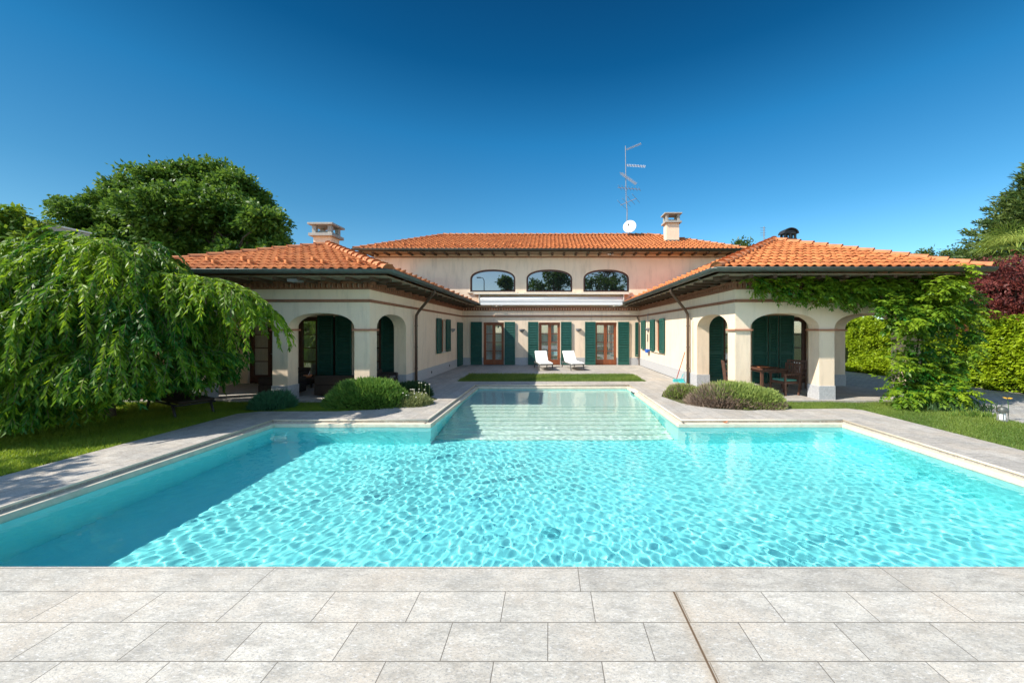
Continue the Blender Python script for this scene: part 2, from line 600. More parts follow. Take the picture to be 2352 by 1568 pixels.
M['pav_side'] = stone('side_quartzite_paving', .57, .265, swap=True, ox=.0, oy=.1, c1=(.52, .48, .42), c2=(.42, .39, .35), warm=(.50, .41, .31))
M['pav_back'] = stone('patio_quartzite_paving', .57, .27, ox=.1, oy=.1, c1=(.50, .46, .40), c2=(.40, .37, .33), warm=(.47, .38, .29))
deck('front_paving', [(-14, -6), (14, -6), (14, 2.46), (-14, 2.46)], M['pav_front'])
deck('front_coping', [(-14, 2.463), (14, 2.463), (14, YA), (-14, YA)], M['cop_front'])
deck('left_paving', [(-6.62, YA), (X0, YA), (X0, YB), (U0, YB), (U0, 12.72), (-3.22, 12.72), (-3.22, 18.85), (-4.5, 18.85), (-4.5, 9.6), (-3.25, 9.9), (-2.85, 9.4), (-3.1, 8.75), (-3.7, 8.2), (-4.6, 7.98), (-6.3, 7.98), (-6.62, 7.75)], M['pav_side'])
deck('right_paving', [(X1, YA), (6.95, YA), (6.95, 8.1), (6.75, 8.27), (5.1, 8.2), (4.4, 8.05), (3.75, 8.25), (3.2, 8.85), (3.0, 9.8), (3.3, 10.6), (4.6, 11), (4.6, 18.85), (3.37, 18.85), (3.37, 12.72), (U1, 12.72), (U1, YB), (X1, YB)], M['pav_side'])
deck('far_paving', [(U0, YC), (U1, YC), (U1, 12.72), (U0, 12.72)], M['pav_back'])
deck('patio_paving', [(-3.22, 14.87), (3.37, 14.87), (3.37, 18.85), (-3.22, 18.85)], M['pav_back'])
deck('left_porch_floor', [(-10.6, 9.05), (-4.52, 9.05), (-4.52, 12), (-10.6, 12)], M['pav_back'], z=.03, th=.1)
deck('right_porch_floor', [(4.67, 9.05), (9.55, 9.05), (9.55, 12.2), (4.67, 12.2)], M['pav_back'], z=.03, th=.1)
deck('cobble_drive', [(8.95, 2), (9.0, 7.1), (8.75, 8.0), (8.45, 9.05), (9.6, 9.05), (9.6, 30), (14, 30), (14, 2)], M['cobble'], z=-.015, th=.02)
def lawn(name, poly, z=-.02):
    return deck(name, poly, M['grass_base'], z, .02)
lawn('patio_lawn', [(-3.2, 12.74), (3.35, 12.74), (3.35, 14.85), (-3.2, 14.85)])
lawn('right_lawn', [(6.97, 2), (8.94, 2), (8.99, 7.1), (8.74, 8.0), (8.44, 9.04), (4.7, 9.04), (4.7, 8.2), (5.1, 8.23), (6.77, 8.3), (6.97, 8.1)])
lawn('left_lawn', [(-20, 2), (-6.64, 2), (-6.64, 7.75), (-6.3, 8.0), (-4.6, 8.0), (-3.7, 8.22), (-4.5, 9.04), (-20, 9.04)])

# coping lip round the pool (left, right, far edges) and basin
lip = MB()
lw = .10
def strip(xa, ya, xb, yb, z0=-.16, z1=-.05):
    lip.box(xa, xb, ya, yb, z0, z1)
strip(X0 - .05, YA, X0 + lw, YB + .05)
strip(X1 - lw, YA, X1 + .05, YB + .05)
strip(X0 + lw + .001, YB - lw, U0 - .001, YB + .05)
strip(U1 + .001, YB - lw, X1 - lw - .001, YB + .05)
strip(U0 - .05, YB - lw + .001, U0 + lw, YC + .05)
strip(U1 - lw, YB - lw + .001, U1 + .05, YC + .05)
strip(U0 + lw + .001, YC - .08, U1 - lw - .001, YC + .05)
lo = tag(lip.build('pool_edge', M['lip'], bevel=.008), kind='structure')
# rounded bead along the deck edge
bead = MB()
path = [(X0, YA, -.004), (X0, YB, -.004), (U0, YB, -.004), (U0, YC, -.004), (U1, YC, -.004), (U1, YB, -.004), (X1, YB, -.004), (X1, YA, -.004)]
for a, b in zip(path[:-1], path[1:]):
    bead.tube([a, b], .017, 8)
tag(bead.build('pool_coping_bead', M['lip'], smooth=True), kind='structure')
xa, xb, yb = X0 + lw, X1 - lw, YB - lw
ua, ub, yc = U0 + lw, U1 - lw, YC - .08
DEP = -1.22
bs = MB()
ring = [(xa, YA), (xb, YA), (xb, yb), (ub, yb), (ub, yc), (ua, yc), (ua, yb), (xa, yb)]
n = len(ring)
bv = [(x, y, -.161) for x, y in ring] + [(x, y, DEP) for x, y in ring]
bf = [(i, (i + 1) % n, n + (i + 1) % n, n + i) for i in range(n)] + [tuple(range(n, 2 * n))]
bs.add(bv, bf)
bo = tag(bs.build('pool_basin', M['liner']), kind='structure')
bo.cycles.is_caustics_receiver = True
st = MB()
st.box(ua + .002, ub - .002, 9.35, yc - .002, DEP, -.40)
yy = 9.349
z = -.40
for k in range(8):
    z -= .092
    st.box(ua + .002, ub - .002, yy - .25, yy, DEP, z)
    yy -= .251
so = tag(st.build('pool_steps', M['shelf'], bevel=.02), kind='structure')
so.cycles.is_caustics_receiver = True
lo.cycles.is_caustics_receiver = True

# water
WZ = -.115
dx = .0135
xs = np.arange(X0 + .03, X1 - .03 + dx, dx)
ys = np.arange(YA - .02, YC + dx, dx)
XX, YY = np.meshgrid(xs, ys)
Z = np.zeros_like(XX)
K = 70
wr = np.random.default_rng(3)
for k in range(K):
    lam = wr.uniform(.065, .22)
    th = wr.uniform(0, 2 * math.pi)
    ph = wr.uniform(0, 6.28)
    env = .7 + .5 * np.sin(XX * wr.uniform(.2, .9) + YY * wr.uniform(.2, .9) + ph * 3)
    Z += .0068 * lam / math.sqrt(K) * env * np.sin(2 * math.pi / lam * (XX * math.cos(th) + YY * math.sin(th)) + ph)
for k in range(12):
    lam = wr.uniform(.8, 2.0)
    th = wr.uniform(0, 6.28)
    Z += .003 * lam / math.sqrt(12) * np.sin(2 * math.pi / lam * (XX * math.cos(th) + YY * math.sin(th)) + k)
Z *= .80 + .24 * np.tanh(1.6 * (np.sin(XX * .7 + 1.0 + .8 * np.sin(YY * .9)) * np.sin(YY * .9 - .6) - (YY - 4.6) * .25))
Z += WZ
nx, ny = len(xs), len(ys)
idx = np.arange(nx * ny).reshape(ny, nx)
q = np.stack([idx[:-1, :-1], idx[:-1, 1:], idx[1:, 1:], idx[1:, :-1]], -1)
cx = XX[:-1, :-1]
cy = YY[:-1, :-1]
keep = (cy < yb + .03) | ((cx > ua - .06) & (cx < ub + .04))
q = q[keep]
wm = bpy.data.materials.new('clear_pool_water')
wm.use_nodes = True
t = wm.node_tree
t.nodes.clear()
gl = t.nodes.new('ShaderNodeBsdfGlass')
gl.inputs['Roughness'].default_value = 0
gl.inputs['IOR'].default_value = 1.33
gl.inputs['Color'].default_value = (.87, .995, 1, 1)
om = t.nodes.new('ShaderNodeOutputMaterial')
t.links.new(gl.outputs[0], om.inputs[0])
wo = npmesh('water', np.stack([XX.ravel(), YY.ravel(), Z.ravel()], 1), q, wm, smooth=True)
tag(wo, kind='structure')
wo.cycles.is_caustics_caster = True

# ------------------------------------------------------------------ grass
def pts_in_poly(poly, n):
    p = np.array(poly)
    lo_, hi = p.min(0), p.max(0)
    out = []
    tot = 0
    while tot < n:
        q_ = rng.uniform(lo_, hi, (n * 2, 2))
        ins = np.zeros(len(q_), bool)
        for i in range(len(p)):
            a, b = p[i], p[(i + 1) % len(p)]
            c = (a[1] > q_[:, 1]) != (b[1] > q_[:, 1])
            with np.errstate(divide='ignore', invalid='ignore'):
                xi = (b[0] - a[0]) * (q_[:, 1] - a[1]) / (b[1] - a[1]) + a[0]
            ins ^= c & (q_[:, 0] < xi)
        out.append(q_[ins])
        tot += ins.sum()
    return np.concatenate(out)[:n]
def smooth_noise(P, s, seed=0):
    r_ = np.random.default_rng(seed)
    v = np.zeros(len(P))
    for k in range(9):
        a = r_.normal(size=P.shape[1]) * s
        v += np.sin(P @ a + r_.uniform(0, 6.28))
    return v / 9 * 1.4
def grass(name, poly, n, h, m, wd=.006, tb=0, bare=0):
    P = pts_in_poly(poly, n)
    nz = smooth_noise(P, 2.2, 4)
    if bare:
        kp = smooth_noise(P, 3.5, 9) + rng.normal(size=len(P)) * .25 < bare
        P = P[kp]; nz = nz[kp]
    n = len(P)
    hh = h * rng.uniform(.5, 1.3, n) * (1 + .5 * nz)
    lean = rng.normal(size=(n, 2)) * .45
    B = np.concatenate([P, np.full((n, 1), -.025)], 1)
    a = rng.uniform(0, 6.28, n)
    S = np.stack([np.cos(a), np.sin(a), np.zeros(n)], 1) * wd * rng.uniform(.6, 1.4, n)[:, None]
    T = B + np.stack([lean[:, 0] * hh, lean[:, 1] * hh, hh], 1)
    V = np.stack([B - S, B + S, T], 1).reshape(-1, 3)
    o = npmesh(name, V, np.arange(3 * n).reshape(n, 3), m, tint=rng.random(n) * .6 + .2 + nz * .45 + tb)
    return tag(o, kind='stuff')
grass('patio_grass', [(-3.22, 12.72), (3.37, 12.72), (3.4, 14.9), (-3.25, 14.9)], 45000, .075, M['grass'])
grass('right_grass', [(6.94, 3.6), (9.0, 3.6), (9.02, 7.1), (8.76, 8.0), (8.46, 9.05), (4.7, 9.05), (4.7, 8.2), (5.1, 8.2), (6.75, 8.27), (6.94, 8.1)], 85000, .05, M['grass'], .005, .08, bare=.48)
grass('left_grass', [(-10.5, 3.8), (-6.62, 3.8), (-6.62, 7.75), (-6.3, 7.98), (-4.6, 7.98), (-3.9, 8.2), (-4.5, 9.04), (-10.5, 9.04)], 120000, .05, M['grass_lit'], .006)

# ------------------------------------------------------------------ the villa
villa = thing('villa', 'cream villa with terracotta roofs, green shutters and two arcaded pool wings', 'house', (0, 14, 0))
def vpart(mb, name, m, parent=None, **k):
    return mb.build(name, m, parent or villa, **k)
def pieces(mb, name, m, parent=None, **k):
    """each box of the builder as a part of its own"""
    n_ = len(mb.v) // 8
    for i in range(n_):
        b_ = MB()
        b_.v = mb.v[8 * i:8 * i + 8]
        b_.f = [tuple(q_ - 8 * i for q_ in f) for f in mb.f[6 * i:6 * i + 6]]
        (parent and b_.build(name, m, parent, **k)) or vpart(b_, name, m, **k)
XL, XR, YF, YW = -4.5, 4.65, 9.15, 18.85
ZS, ZT = 1.80, 2.2
ARL = [(-6.55, -4.88), (-8.65, -6.93), (-10.35, -9.05)]
ARR = [(5.03, 6.75), (7.13, 8.92)]
doors = [(-3.41, -2.35), (-.54, .55), (2.33, 3.47)]
wins = [(-4.09, -1.76), (-1.19, 1.18), (1.75, 4.11)]

# back wall with doors and arched windows
out = [(-9.04, 0)]
for a, b in doors:
    out += [(a, 0), (a, 2.19), (b, 2.19), (b, 0)]
out += [(9.1, 0), (9.1, 5.72), (-9.04, 5.72)]
holes = []
for a, b in wins:
    holes.append([(a, 3.76)] + arch(a, b, 4.42, 4.92) + [(b, 3.76)])
wl = MB()
slab(wl, out, holes, lambda u, v, d: (u, YW + d, v), .35)
vpart(wl, 'wall', M['wall'])
b = MB()
b.box(-9.04, -8.7, YW + .352, 24.5, 0, 5.72)
b.box(8.76, 9.1, YW + .352, 24.5, 0, 5.72)
b.box(-9.04, 9.1, 24.502, 24.8, 0, 5.72)
b.box(-8.68, 8.74, YW + .9, YW + 1.0, 0, 5.7)
pieces(b, 'wall', M['wall'])
fl = MB()
fl.box(-8.68, 8.74, YW + .36, YW + .898, 2.9, 3.1)
vpart(fl, 'inner_floor', M['dark'])

def pav(sgn, xs_, arcs, eave_x, side_arch, hole, xfar):
    """one arcaded wing: front wall, side wall facing the pool, inner wall"""
    # front
    xa_, xb_ = (xfar, xs_) if sgn < 0 else (xs_, xfar)
    pts = [(xa_, 0)]
    for a, b in sorted(arcs):
        pts += [(a, 0), (a, ZS)] + arch(a, b, ZS, ZT)[1:-1] + [(b, ZS), (b, 0)]
    pts += [(xb_, 0), (xb_, 3.12), (xa_, 3.12)]
    m1 = MB()
    slab(m1, pts, [], lambda u, v, d: (u, YF + d, v), .38)
    vpart(m1, 'wall', M['wall'])
    a, b = side_arch
    pts = [(YF + .382, 0)]
    if a > YF + .383:
        pts += [(a, 0)]
    pts += [(a, ZS)] + arch(a, b, ZS, ZT + .02)[1:-1] + [(b, ZS), (b, 0), (YW - .002, 0), (YW - .002, 3.12), (YF + .382, 3.12)]
    if not a > YF + .383:
        pts = pts[1:]
    hl = [[(h0, z0), (h0, z1), (h1, z1), (h1, z0)] for h0, h1, z0, z1 in hole]
    m2 = MB()
    slab(m2, pts, hl, lambda u, v, d: (xs_ + sgn * d, u, v), .38)
    vpart(m2, 'wall', M['wall'])
pav(-1, XL, ARL, -3.67, (YF + .384, 11.48), [(15.05, 15.76, .87, 2.23)], -10.6)
pav(1, XR, ARR, 3.85, (YF + .384, 11.52), [(15.3, 16.0, .87, 2.23)], 9.3)
# inner walls of the porches
m1 = MB()
pts = [(-10.21, 0), (-9.9, 0), (-9.9, 2.21), (-8.55, 2.21), (-8.55, 0), (-8.28, 0), (-8.28, 2.21), (-7.02, 2.21), (-7.02, 0), (-6.44, 0), (-6.44, 2.21), (-5.5, 2.21), (-5.5, 0), (-4.885, 0), (-4.885, 3.1), (-10.21, 3.1)]
slab(m1, pts, [], lambda u, v, d: (u, 12 + d, v), .3)
vpart(m1, 'wall', M['wall'])
m1 = MB()
pts = [(5.035, 0), (5.7, 0), (5.7, 2.21), (6.4, 2.21), (6.4, 0), (7.9, 0), (7.9, 2.21), (8.52, 2.21), (8.52, 0), (9.3, 0), (9.3, 3.1), (5.035, 3.1)]
slab(m1, pts, [], lambda u, v, d: (u, 12.05 + d, v), .3)
vpart(m1, 'wall', M['wall'])
m1 = MB()
m1.box(-10.2, -4.9, 12.7, 12.8, 0, 3.1)
m1.box(5.05, 9.2, 12.7, 12.8, 0, 3.1)
pieces(m1, 'unlit_room_shade', M['dark'])
# side arcade of the right porch and outer walls
m1 = MB()
pts = [(9.55, 0), (9.55, ZS)] + arch(9.55, 11.5, ZS, ZT)[1:-1] + [(11.5, ZS), (11.5, 0), (12.04, 0), (12.04, 3.12), (9.535, 3.12), (9.535, 0)]
slab(m1, pts, [], lambda u, v, d: (9.3 - d, u, v), .38)
vpart(m1, 'wall', M['wall'])
m1 = MB()
m1.box(8.92, 9.3, 12.36, 18.8, 0, 3.12)
m1.box(-10.6, -10.22, 9.535, 18.8, 0, 3.12)
pieces(m1, 'wall', M['wall'])
# porch ceilings
m1 = MB()
m1.box(-10.2, -4.9, 9.55, 11.98, 2.72, 2.78)
m1.box(5.05, 8.9, 9.55, 12.03, 2.72, 2.78)
pieces(m1, 'porch_ceiling', M['wall'])

# plinths
pl = MB()
e = .018
def plinth_pier(xa_, xb_, ya_, yb_):
    pl.box(xa_ - e, xb_ + e, ya_ - e, yb_ + e, .0, .38)
for xa_, xb_ in ((-4.88, -4.5), (-6.93, -6.55), (-9.05, -8.65), (4.65, 5.03), (6.75, 7.13), (8.92, 9.3)):
    plinth_pier(xa_, xb_, YF, YF + .38)
pl.box(8.92 - e, 9.3 + e, 11.5 - e, 12.04, 0, .38)
pl.box(-4.88 - e, XL + e, 11.48 - e, YW, 0, .38)
pl.box(XR - e, 5.03 + e, 11.52 - e, YW, 0, .38)
for a, b in ((XL + e, -3.41), (-2.35, -.54), (.55, 2.33), (3.47, XR - e)):
    pl.box(a, b, YW - e, YW + .1, 0, .38)
pieces(pl, 'plinth', M['plinth'], bevel=.006)

# terracotta friezes and string courses
fr = MB()
def frieze_x(x0, x1, y, n_):       # run along x, facing -y
    fr.box(x0, x1, y - .10, y + .01, 2.93, 2.98)
    fr.box(x0, x1, y - .04, y + .01, 2.79, 2.83)
    k = int((x1 - x0) / .13)
    for i in range(k):
        xx = x0 + (i + .25) * (x1 - x0) / k
        fr.box(xx, xx + .065, y - .085, y + .01, 2.832, 2.928)
def frieze_y(y0, y1, x, s):        # run along y, facing s
    fr.box(x + s * .10, x - s * .01, y0, y1, 2.93, 2.98)
    fr.box(x + s * .04, x - s * .01, y0, y1, 2.79, 2.83)
    k = int((y1 - y0) / .13)
    for i in range(k):
        q_ = y0 + (i + .25) * (y1 - y0) / k
        fr.box(x + s * .085, x - s * .01, q_, q_ + .065, 2.832, 2.928)
frieze_x(-10.62, XL + .0, YF, 1)
frieze_x(XR, 9.35, YF, 1)
frieze_y(YF - .10, YW, XL, 1)
frieze_y(YF - .10, YW, XR, -1)
frieze_x(XL + .1, XR - .1, YW, 1)
vpart(fr, 'frieze', M['brick'])
sb = MB()
for x0, x1, y in ((-10.6, XL, YF), (XR, 9.32, YF), (XL + .03, XR - .03, YW)):
    sb.box(x0, x1, y - .03, y + .01, 2.47, 2.54)
sb.box(XL - .01, XL + .03, YF - .03, YW, 2.47, 2.54)
sb.box(XR - .03, XR + .01, YF - .03, YW, 2.47, 2.54)
sb.box(-9.0, 9.05, YW - .03, YW + .01, 5.52, 5.57)
pieces(sb, 'string_course', M['brick'])
for xa_, xb_ in ((-4.88, -4.5), (-6.93, -6.55), (-9.05, -8.65), (4.65, 5.03), (6.75, 7.13), (8.92, 9.3)):
    cb = MB()
    cb.box(xa_ - .045, xb_ + .045, YF - .045, YF + .425, 1.755, 1.80)
    vpart(cb, 'pier_capital', M['capbrick'], bevel=.004)
cb = MB()
cb.box(8.87, 9.345, 11.455, 12.03, 1.755, 1.80)
vpart(cb, 'pier_capital', M['capbrick'])

# ---- roofs
def roof_face(acc, E0, E1, T0, T1, guards=True, tw=.215, tl=.335):
    """tiled face: eave E0->E1, top edge T0->T1 (may coincide)"""
    E0, E1, T0, T1 = [np.array(p, float) for p in (E0, E1, T0, T1)]
    U = E1 - E0
    Lw = np.linalg.norm(U)
    U /= Lw
    r_ = T0 - E0
    S = r_ - U * (r_ @ U)
    H = np.linalg.norm(S)
    S /= H
    N = np.cross(U, S)
    if N[2] < 0:
        N = -N
    lt = (T0 - E0) @ U
    rt = (T1 - E0) @ U
    rows = int(math.ceil(H / tl))
    prof = np.linspace(0, 1, 7)
    hp = np.where(prof < .66, .046 * np.sin(np.pi * np.clip(prof / .66, 0, 1)) ** .8, -.006 * np.sin(np.pi * np.clip((prof - .66) / .34, 0, 1)))
    for r_i in range(rows):
        s0 = r_i * tl
        s1 = min(s0 + tl, H)
        sm = (s0 + s1) / 2
        lb = lt * sm / H
        rb = Lw + (rt - Lw) * sm / H
        c0 = int(math.floor(lb / tw))
        c1 = int(math.ceil(rb / tw))
        for c in range(c0, c1):
            ua_ = max(c * tw, lb - .05)
            ub_ = min((c + 1) * tw, rb + .05)
            if ub_ - ua_ < .05:
                continue
            f0 = (ua_ - c * tw) / tw
            f1 = (ub_ - c * tw) / tw
            pr = f0 + prof * (f1 - f0)
            h = np.interp(pr, prof, hp)
            j = rng.normal() * .003
            us = c * tw + pr * tw
            lo_ = E0 + np.outer(us, U) + S * (s0 - .025 + rng.normal() * .004) + np.outer(h + .036 + j, N)
            hi_ = E0 + np.outer(us, U) + S * (s1 + .01) + np.outer(h + .004 + j, N)
            bt = lo_ - N * .022 + S * .012
            b_ = len(acc['v'])
            acc['v'] += list(bt) + list(lo_) + list(hi_)
            tn = .7 * rng.random() ** 1.8
            for i in range(6):
                acc['f'].append((b_ + i, b_ + i + 1, b_ + 8 + i, b_ + 7 + i))
                acc['t'].append(1.0)
                acc['f'].append((b_ + 7 + i, b_ + 8 + i, b_ + 15 + i, b_ + 14 + i))
                acc['t'].append(tn)
            if guards and r_i in (1, 2) and (c + (2 if r_i == 2 else 0)) % 4 == 0 and ub_ - ua_ > .2:
                o_ = E0 + U * (c * tw + tw * .33) + S * (s0 + .05) + N * .08
                a_ = [o_ - U * .045, o_ + U * .045, o_ + U * .03 + N * .085, o_ - U * .03 + N * .085, o_ + S * .16 + U * .03, o_ + S * .16 - U * .03]
                b_ = len(acc['v'])
                acc['v'] += a_
                for fc in ((0, 1, 2, 3), (3, 2, 4, 5), (0, 3, 5, 5), (1, 4, 4, 2)):
                    acc['f'].append(tuple(b_ + i for i in fc))
                    acc['t'].append(.15)
    acc['u'].add([E0 - N * .02, E1 - N * .02, T1 - N * .02, T0 - N * .02], [(0, 1, 2, 3)])
def caps(mb, A, B, r0=.115):
    A = Vector(A); B = Vector(B)
    L = (B - A).length
    d = (B - A).normalized()
    x = d.cross(Vector((0, 0, 1))).normalized()
    up = x.cross(d).normalized()
    n_ = max(1, int(L / .36))
    step = L / n_
    for i in range(n_):
        a = A + d * (i * step - .03)
        b_ = A + d * ((i + 1) * step + .03)
        v = []
        for p, rr, lift in ((a, r0 * 1.15, .03), (a + d * .05, r0 * 1.08, .025), (b_, r0 * .9, .0)):
            for k in range(9):
                an = math.pi * k / 8
                v.append(p + x * rr * math.cos(an) + up * (rr * math.sin(an) * .85 + lift))
        f = []
        for r_ in range(2):
            for k in range(8):
                f.append((r_ * 9 + k, r_ * 9 + k + 1, r_ * 9 + k + 10, r_ * 9 + k + 9))
        f.append(tuple(range(9)))
        mb.add(v, f)
def hip_roof(name, faces, hips, guards=True, label=None):
    acc = dict(v=[], f=[], t=[], u=MB())
    for fc in faces:
        roof_face(acc, *fc, guards=guards)
    V = np.array(acc['v'])
    o = npmesh(name, V, np.array(acc['f']), M['tile'], villa, np.array(acc['t']), off=(0, 14, 0))
    if label:
        o['label'] = label
    h = MB()
    for a, b_ in hips:
        caps(h, a, b_)
    h.build('ridge_tiles', M['ridge'], o, smooth=True)
    u = acc['u']
    u.build('underlay', M['under'], o)
    return o
zl, zla = 3.14, 4.50
L1 = dict(a=(-3.67, 8.32, zl), b=(-10.6, 8.32, zl), t=(-7.08, 11.73, zla), r=(-7.08, 18.84, zla), e=(-3.67, 18.84, zl), w=(-10.6, 18.84, zl))
hip_roof('roof', [(L1['b'], L1['a'], L1['t'], L1['t']), (L1['a'], L1['e'], L1['t'], L1['r'])],
         [(L1['a'], L1['t']), (L1['b'], L1['t']), (L1['t'], L1['r'])], label='hipped terracotta roof over the left pool wing')
zr, zra = 3.21, 4.67
R1 = dict(a=(3.85, 8.42, zr), b=(10.12, 8.42, zr), t=(7.24, 11.81, zra), r=(7.24, 18.84, zra), e=(3.85, 18.84, zr), w=(10.12, 18.84, zr))
hip_roof('roof', [(R1['a'], R1['b'], R1['t'], R1['t']), (R1['e'], R1['a'], R1['r'], R1['t'])],
         [(R1['a'], R1['t']), (R1['b'], R1['t']), (R1['t'], R1['r'])], label='hipped terracotta roof over the right pool wing')
zm, zma = 5.83, 7.42
M1 = dict(a=(-9.72, 18.2, zm), b=(9.78, 18.2, zm), t=(-6.25, 21.68, zma), u=(6.2, 21.68, zma), c=(-9.72, 25.1, zm), d=(9.78, 25.1, zm))
hip_roof('roof', [(M1['a'], M1['b'], M1['t'], M1['u']), (M1['c'], M1['a'], M1['t'], M1['t']), (M1['b'], M1['d'], M1['u'], M1['u'])],
         [(M1['a'], M1['t']), (M1['b'], M1['u']), (M1['t'], M1['u'])], label='long terracotta roof over the upper floor')
bk = MB()
for a_, b_, c_, d_ in ((L1['b'], L1['t'], L1['r'], L1['w']), (R1['b'], R1['w'], R1['r'], R1['t']), (M1['c'], M1['t'], M1['u'], M1['d'])):
    bk.add([a_, b_, c_, d_], [(0, 1, 2, 3)])
vpart(bk, 'rear_roof_slope', M['ridge'])

# soffits, rafters, gutters
sf = MB()
sf.box(-10.6, -3.75, 8.4, YF - .002, 3.00, 3.03)
sf.box(XL + .002, -3.75, YF, YW - .002, 3.00, 3.03)
sf.box(3.93, 10.2, 8.5, YF - .002, 3.06, 3.09)
sf.box(3.93, XR - .002, YF, YW - .002, 3.06, 3.09)
sf.box(-9.65, 9.7, 18.27, YW - .002, 5.70, 5.73)
pieces(sf, 'soffit', M['soffit'])
rf = MB()
for i in range(12):
    x = -10.3 + i * .56
    rf.box(x, x + .09, 8.42, YF - .005, 2.93, 3.0)
for i in range(17):
    y = 8.7 + i * .6
    rf.box(XL + .005, -3.78, y, y + .09, 2.93, 3.0)
for i in range(11):
    x = 4.1 + i * .56
    rf.box(x, x + .09, 8.52, YF - .005, 2.99, 3.06)
for i in range(17):
    y = 8.75 + i * .6
    rf.box(3.95, XR - .005, y, y + .09, 2.99, 3.06)
for i in range(33):
    x = -9.5 + i * .6
    rf.box(x, x + .1, 18.3, YW - .005, 5.62, 5.70)
pieces(rf, 'rafter', M['rafter'])
def gutter(pts, r=.09, drop=.0, closed=True):
    mb = MB()
    P = [Vector(p) for p in pts]
    rings = []
    for i, p in enumerate(P):
        d1 = (P[i] - P[i - 1]).normalized() if i else (P[1] - P[0]).normalized()
        d2 = (P[i + 1] - P[i]).normalized() if i < len(P) - 1 else d1
        n1 = Vector((d1.y, -d1.x, 0))
        n2 = Vector((d2.y, -d2.x, 0))
        m_ = (n1 + n2).normalized()
        m_ /= max(.3, m_.dot(n1))
        ring = []
        for k in range(11):
            a = math.pi * k / 10
            ring.append(p + m_ * (r * math.cos(a)) + Vector((0, 0, -r * math.sin(a) * .95)))
        for k in range(10, -1, -1):
            a = math.pi * k / 10
            ring.append(p + m_ * ((r - .008) * math.cos(a)) + Vector((0, 0, -(r - .008) * math.sin(a) * .95 + .002)))
        rings.append(ring)
    nn = 22
    v = [q_ for r_ in rings for q_ in r_]
    f = []
    for i in range(len(P) - 1):
        for k in range(nn):
            a = i * nn + k
            b_ = i * nn + (k + 1) % nn
            f.append((a, b_, b_ + nn, a + nn))
    for i in (0, len(P) - 1):
        f.append(tuple(i * nn + k for k in range(11)))
    mb.add(v, f)
    # rolled lip
    for i in range(len(P) - 1):
        n1 = (P[i + 1] - P[i]).normalized()
        n1 = Vector((n1.y, -n1.x, 0)) * r
        mb.tube([P[i] + n1, P[i + 1] + n1], .012, 6)
    return vpart(mb, 'gutter', M['gutter'], smooth=True)
gutter([(-10.65, 8.26, 3.13), (-3.61, 8.26, 3.13), (-3.61, 18.83, 3.13)])
gutter([(3.79, 18.83, 3.19), (3.79, 8.36, 3.19), (10.16, 8.36, 3.19)])
gutter([(-9.8, 18.14, 5.82), (9.86, 18.14, 5.82)], .085)

# downpipes
def pipe(pts, m, r=.045):
    mb = MB()
    mb.tube(pts, r, 10)
    for z_ in (.5, 1.2, 1.9):
        mb.tube([(pts[-1][0], pts[-1][1], z_), (pts[-1][0], pts[-1][1], z_ + .035)], r + .009, 10)
    return vpart(mb, 'downpipe', m, smooth=True)
pipe([(-3.66, 11.6, 3.08), (-3.66, 11.62, 2.95), (-3.75, 11.66, 2.88), (-4.3, 12.0, 2.38), (-4.39, 12.07, 2.26), (-4.4, 12.08, 2.1), (-4.4, 12.08, .02)], M['pipe'])
pipe([(3.84, 11.55, 3.12), (3.84, 11.57, 3.0), (3.9, 11.6, 2.93), (4.46, 11.98, 2.42), (4.55, 12.04, 2.3), (4.56, 12.05, 2.1), (4.56, 12.05, .02)], M['pipe'])
mb = MB()
mb.tube([(4.6, 11.82, .5), (4.6, 11.82, 2.1)], .016, 8)
vpart(mb, 'conduit', M['awnmetal'])
mb = MB()
mb.tube([(4.58, 18.7, .02), (4.58, 18.7, 2.3), (4.45, 18.6, 2.5)], .03, 8)
vpart(mb, 'downpipe', M['pipe'])
mb = MB()
mb.tube([(9.0, 18.5, 3.2), (9.0, 18.5, 5.3), (9.3, 18.25, 5.7)], .045, 8)
vpart(mb, 'downpipe', M['pipe'])
mb = MB()
mb.tube([(-9.1, 18.7, 3.2), (-9.1, 18.7, 5.2), (-9.4, 18.3, 5.7)], .045, 8)
vpart(mb, 'downpipe', M['pipe'])

# shutters (local: width along x, facing -y, base z=0)
_sh = {}
def shutter_mesh(wd, ht):
    key = (round(wd, 2), round(ht, 2))
    if key in _sh:
        return _sh[key]
    mb = MB()
    fw = .05
    mb.box(-wd / 2, -wd / 2 + fw, -.02, .02, 0, ht)
    mb.box(wd / 2 - fw, wd / 2, -.02, .02, 0, ht)
    mids = [0, ht * .42, ht - .07] if ht > 1.8 else [0, ht - .06]
    for z_ in mids:
        mb.box(-wd / 2 + fw, wd / 2 - fw, -.018, .018, z_, z_ + (.16 if z_ == 0 and ht > 1.8 else .07))
    z_ = .2 if ht > 1.8 else .09
    while z_ < ht - .1:
        if not any(abs(z_ - mm - .03) < .05 for mm in mids[1:]):
            v = [(-wd / 2 + fw, -.018, z_), (wd / 2 - fw, -.018, z_), (wd / 2 - fw, .012, z_ + .05), (-wd / 2 + fw, .012, z_ + .05)]
            v += [(x_, y_, zz + .008) for x_, y_, zz in v]
            mb.add(v, [(0, 1, 2, 3), (7, 6, 5, 4), (0, 4, 5, 1), (3, 2, 6, 7)])
        z_ += .085
    mb.box(-wd / 2 + fw, wd / 2 - fw, .016, .02, .1, ht - .05)
    me_o = mb.build('shutter', M['shutter'])
    me = me_o.data
    bpy.data.objects.remove(me_o)
    _sh[key] = me
    return me
def shutter(x, y, z, wd, ht, rz=0):
    o = bpy.data.objects.new('shutter', shutter_mesh(wd, ht))
    link(o, villa)
    o.location = Vector((x, y, z)) - villa.location
    o.rotation_euler = (0, 0, rz)
    return o
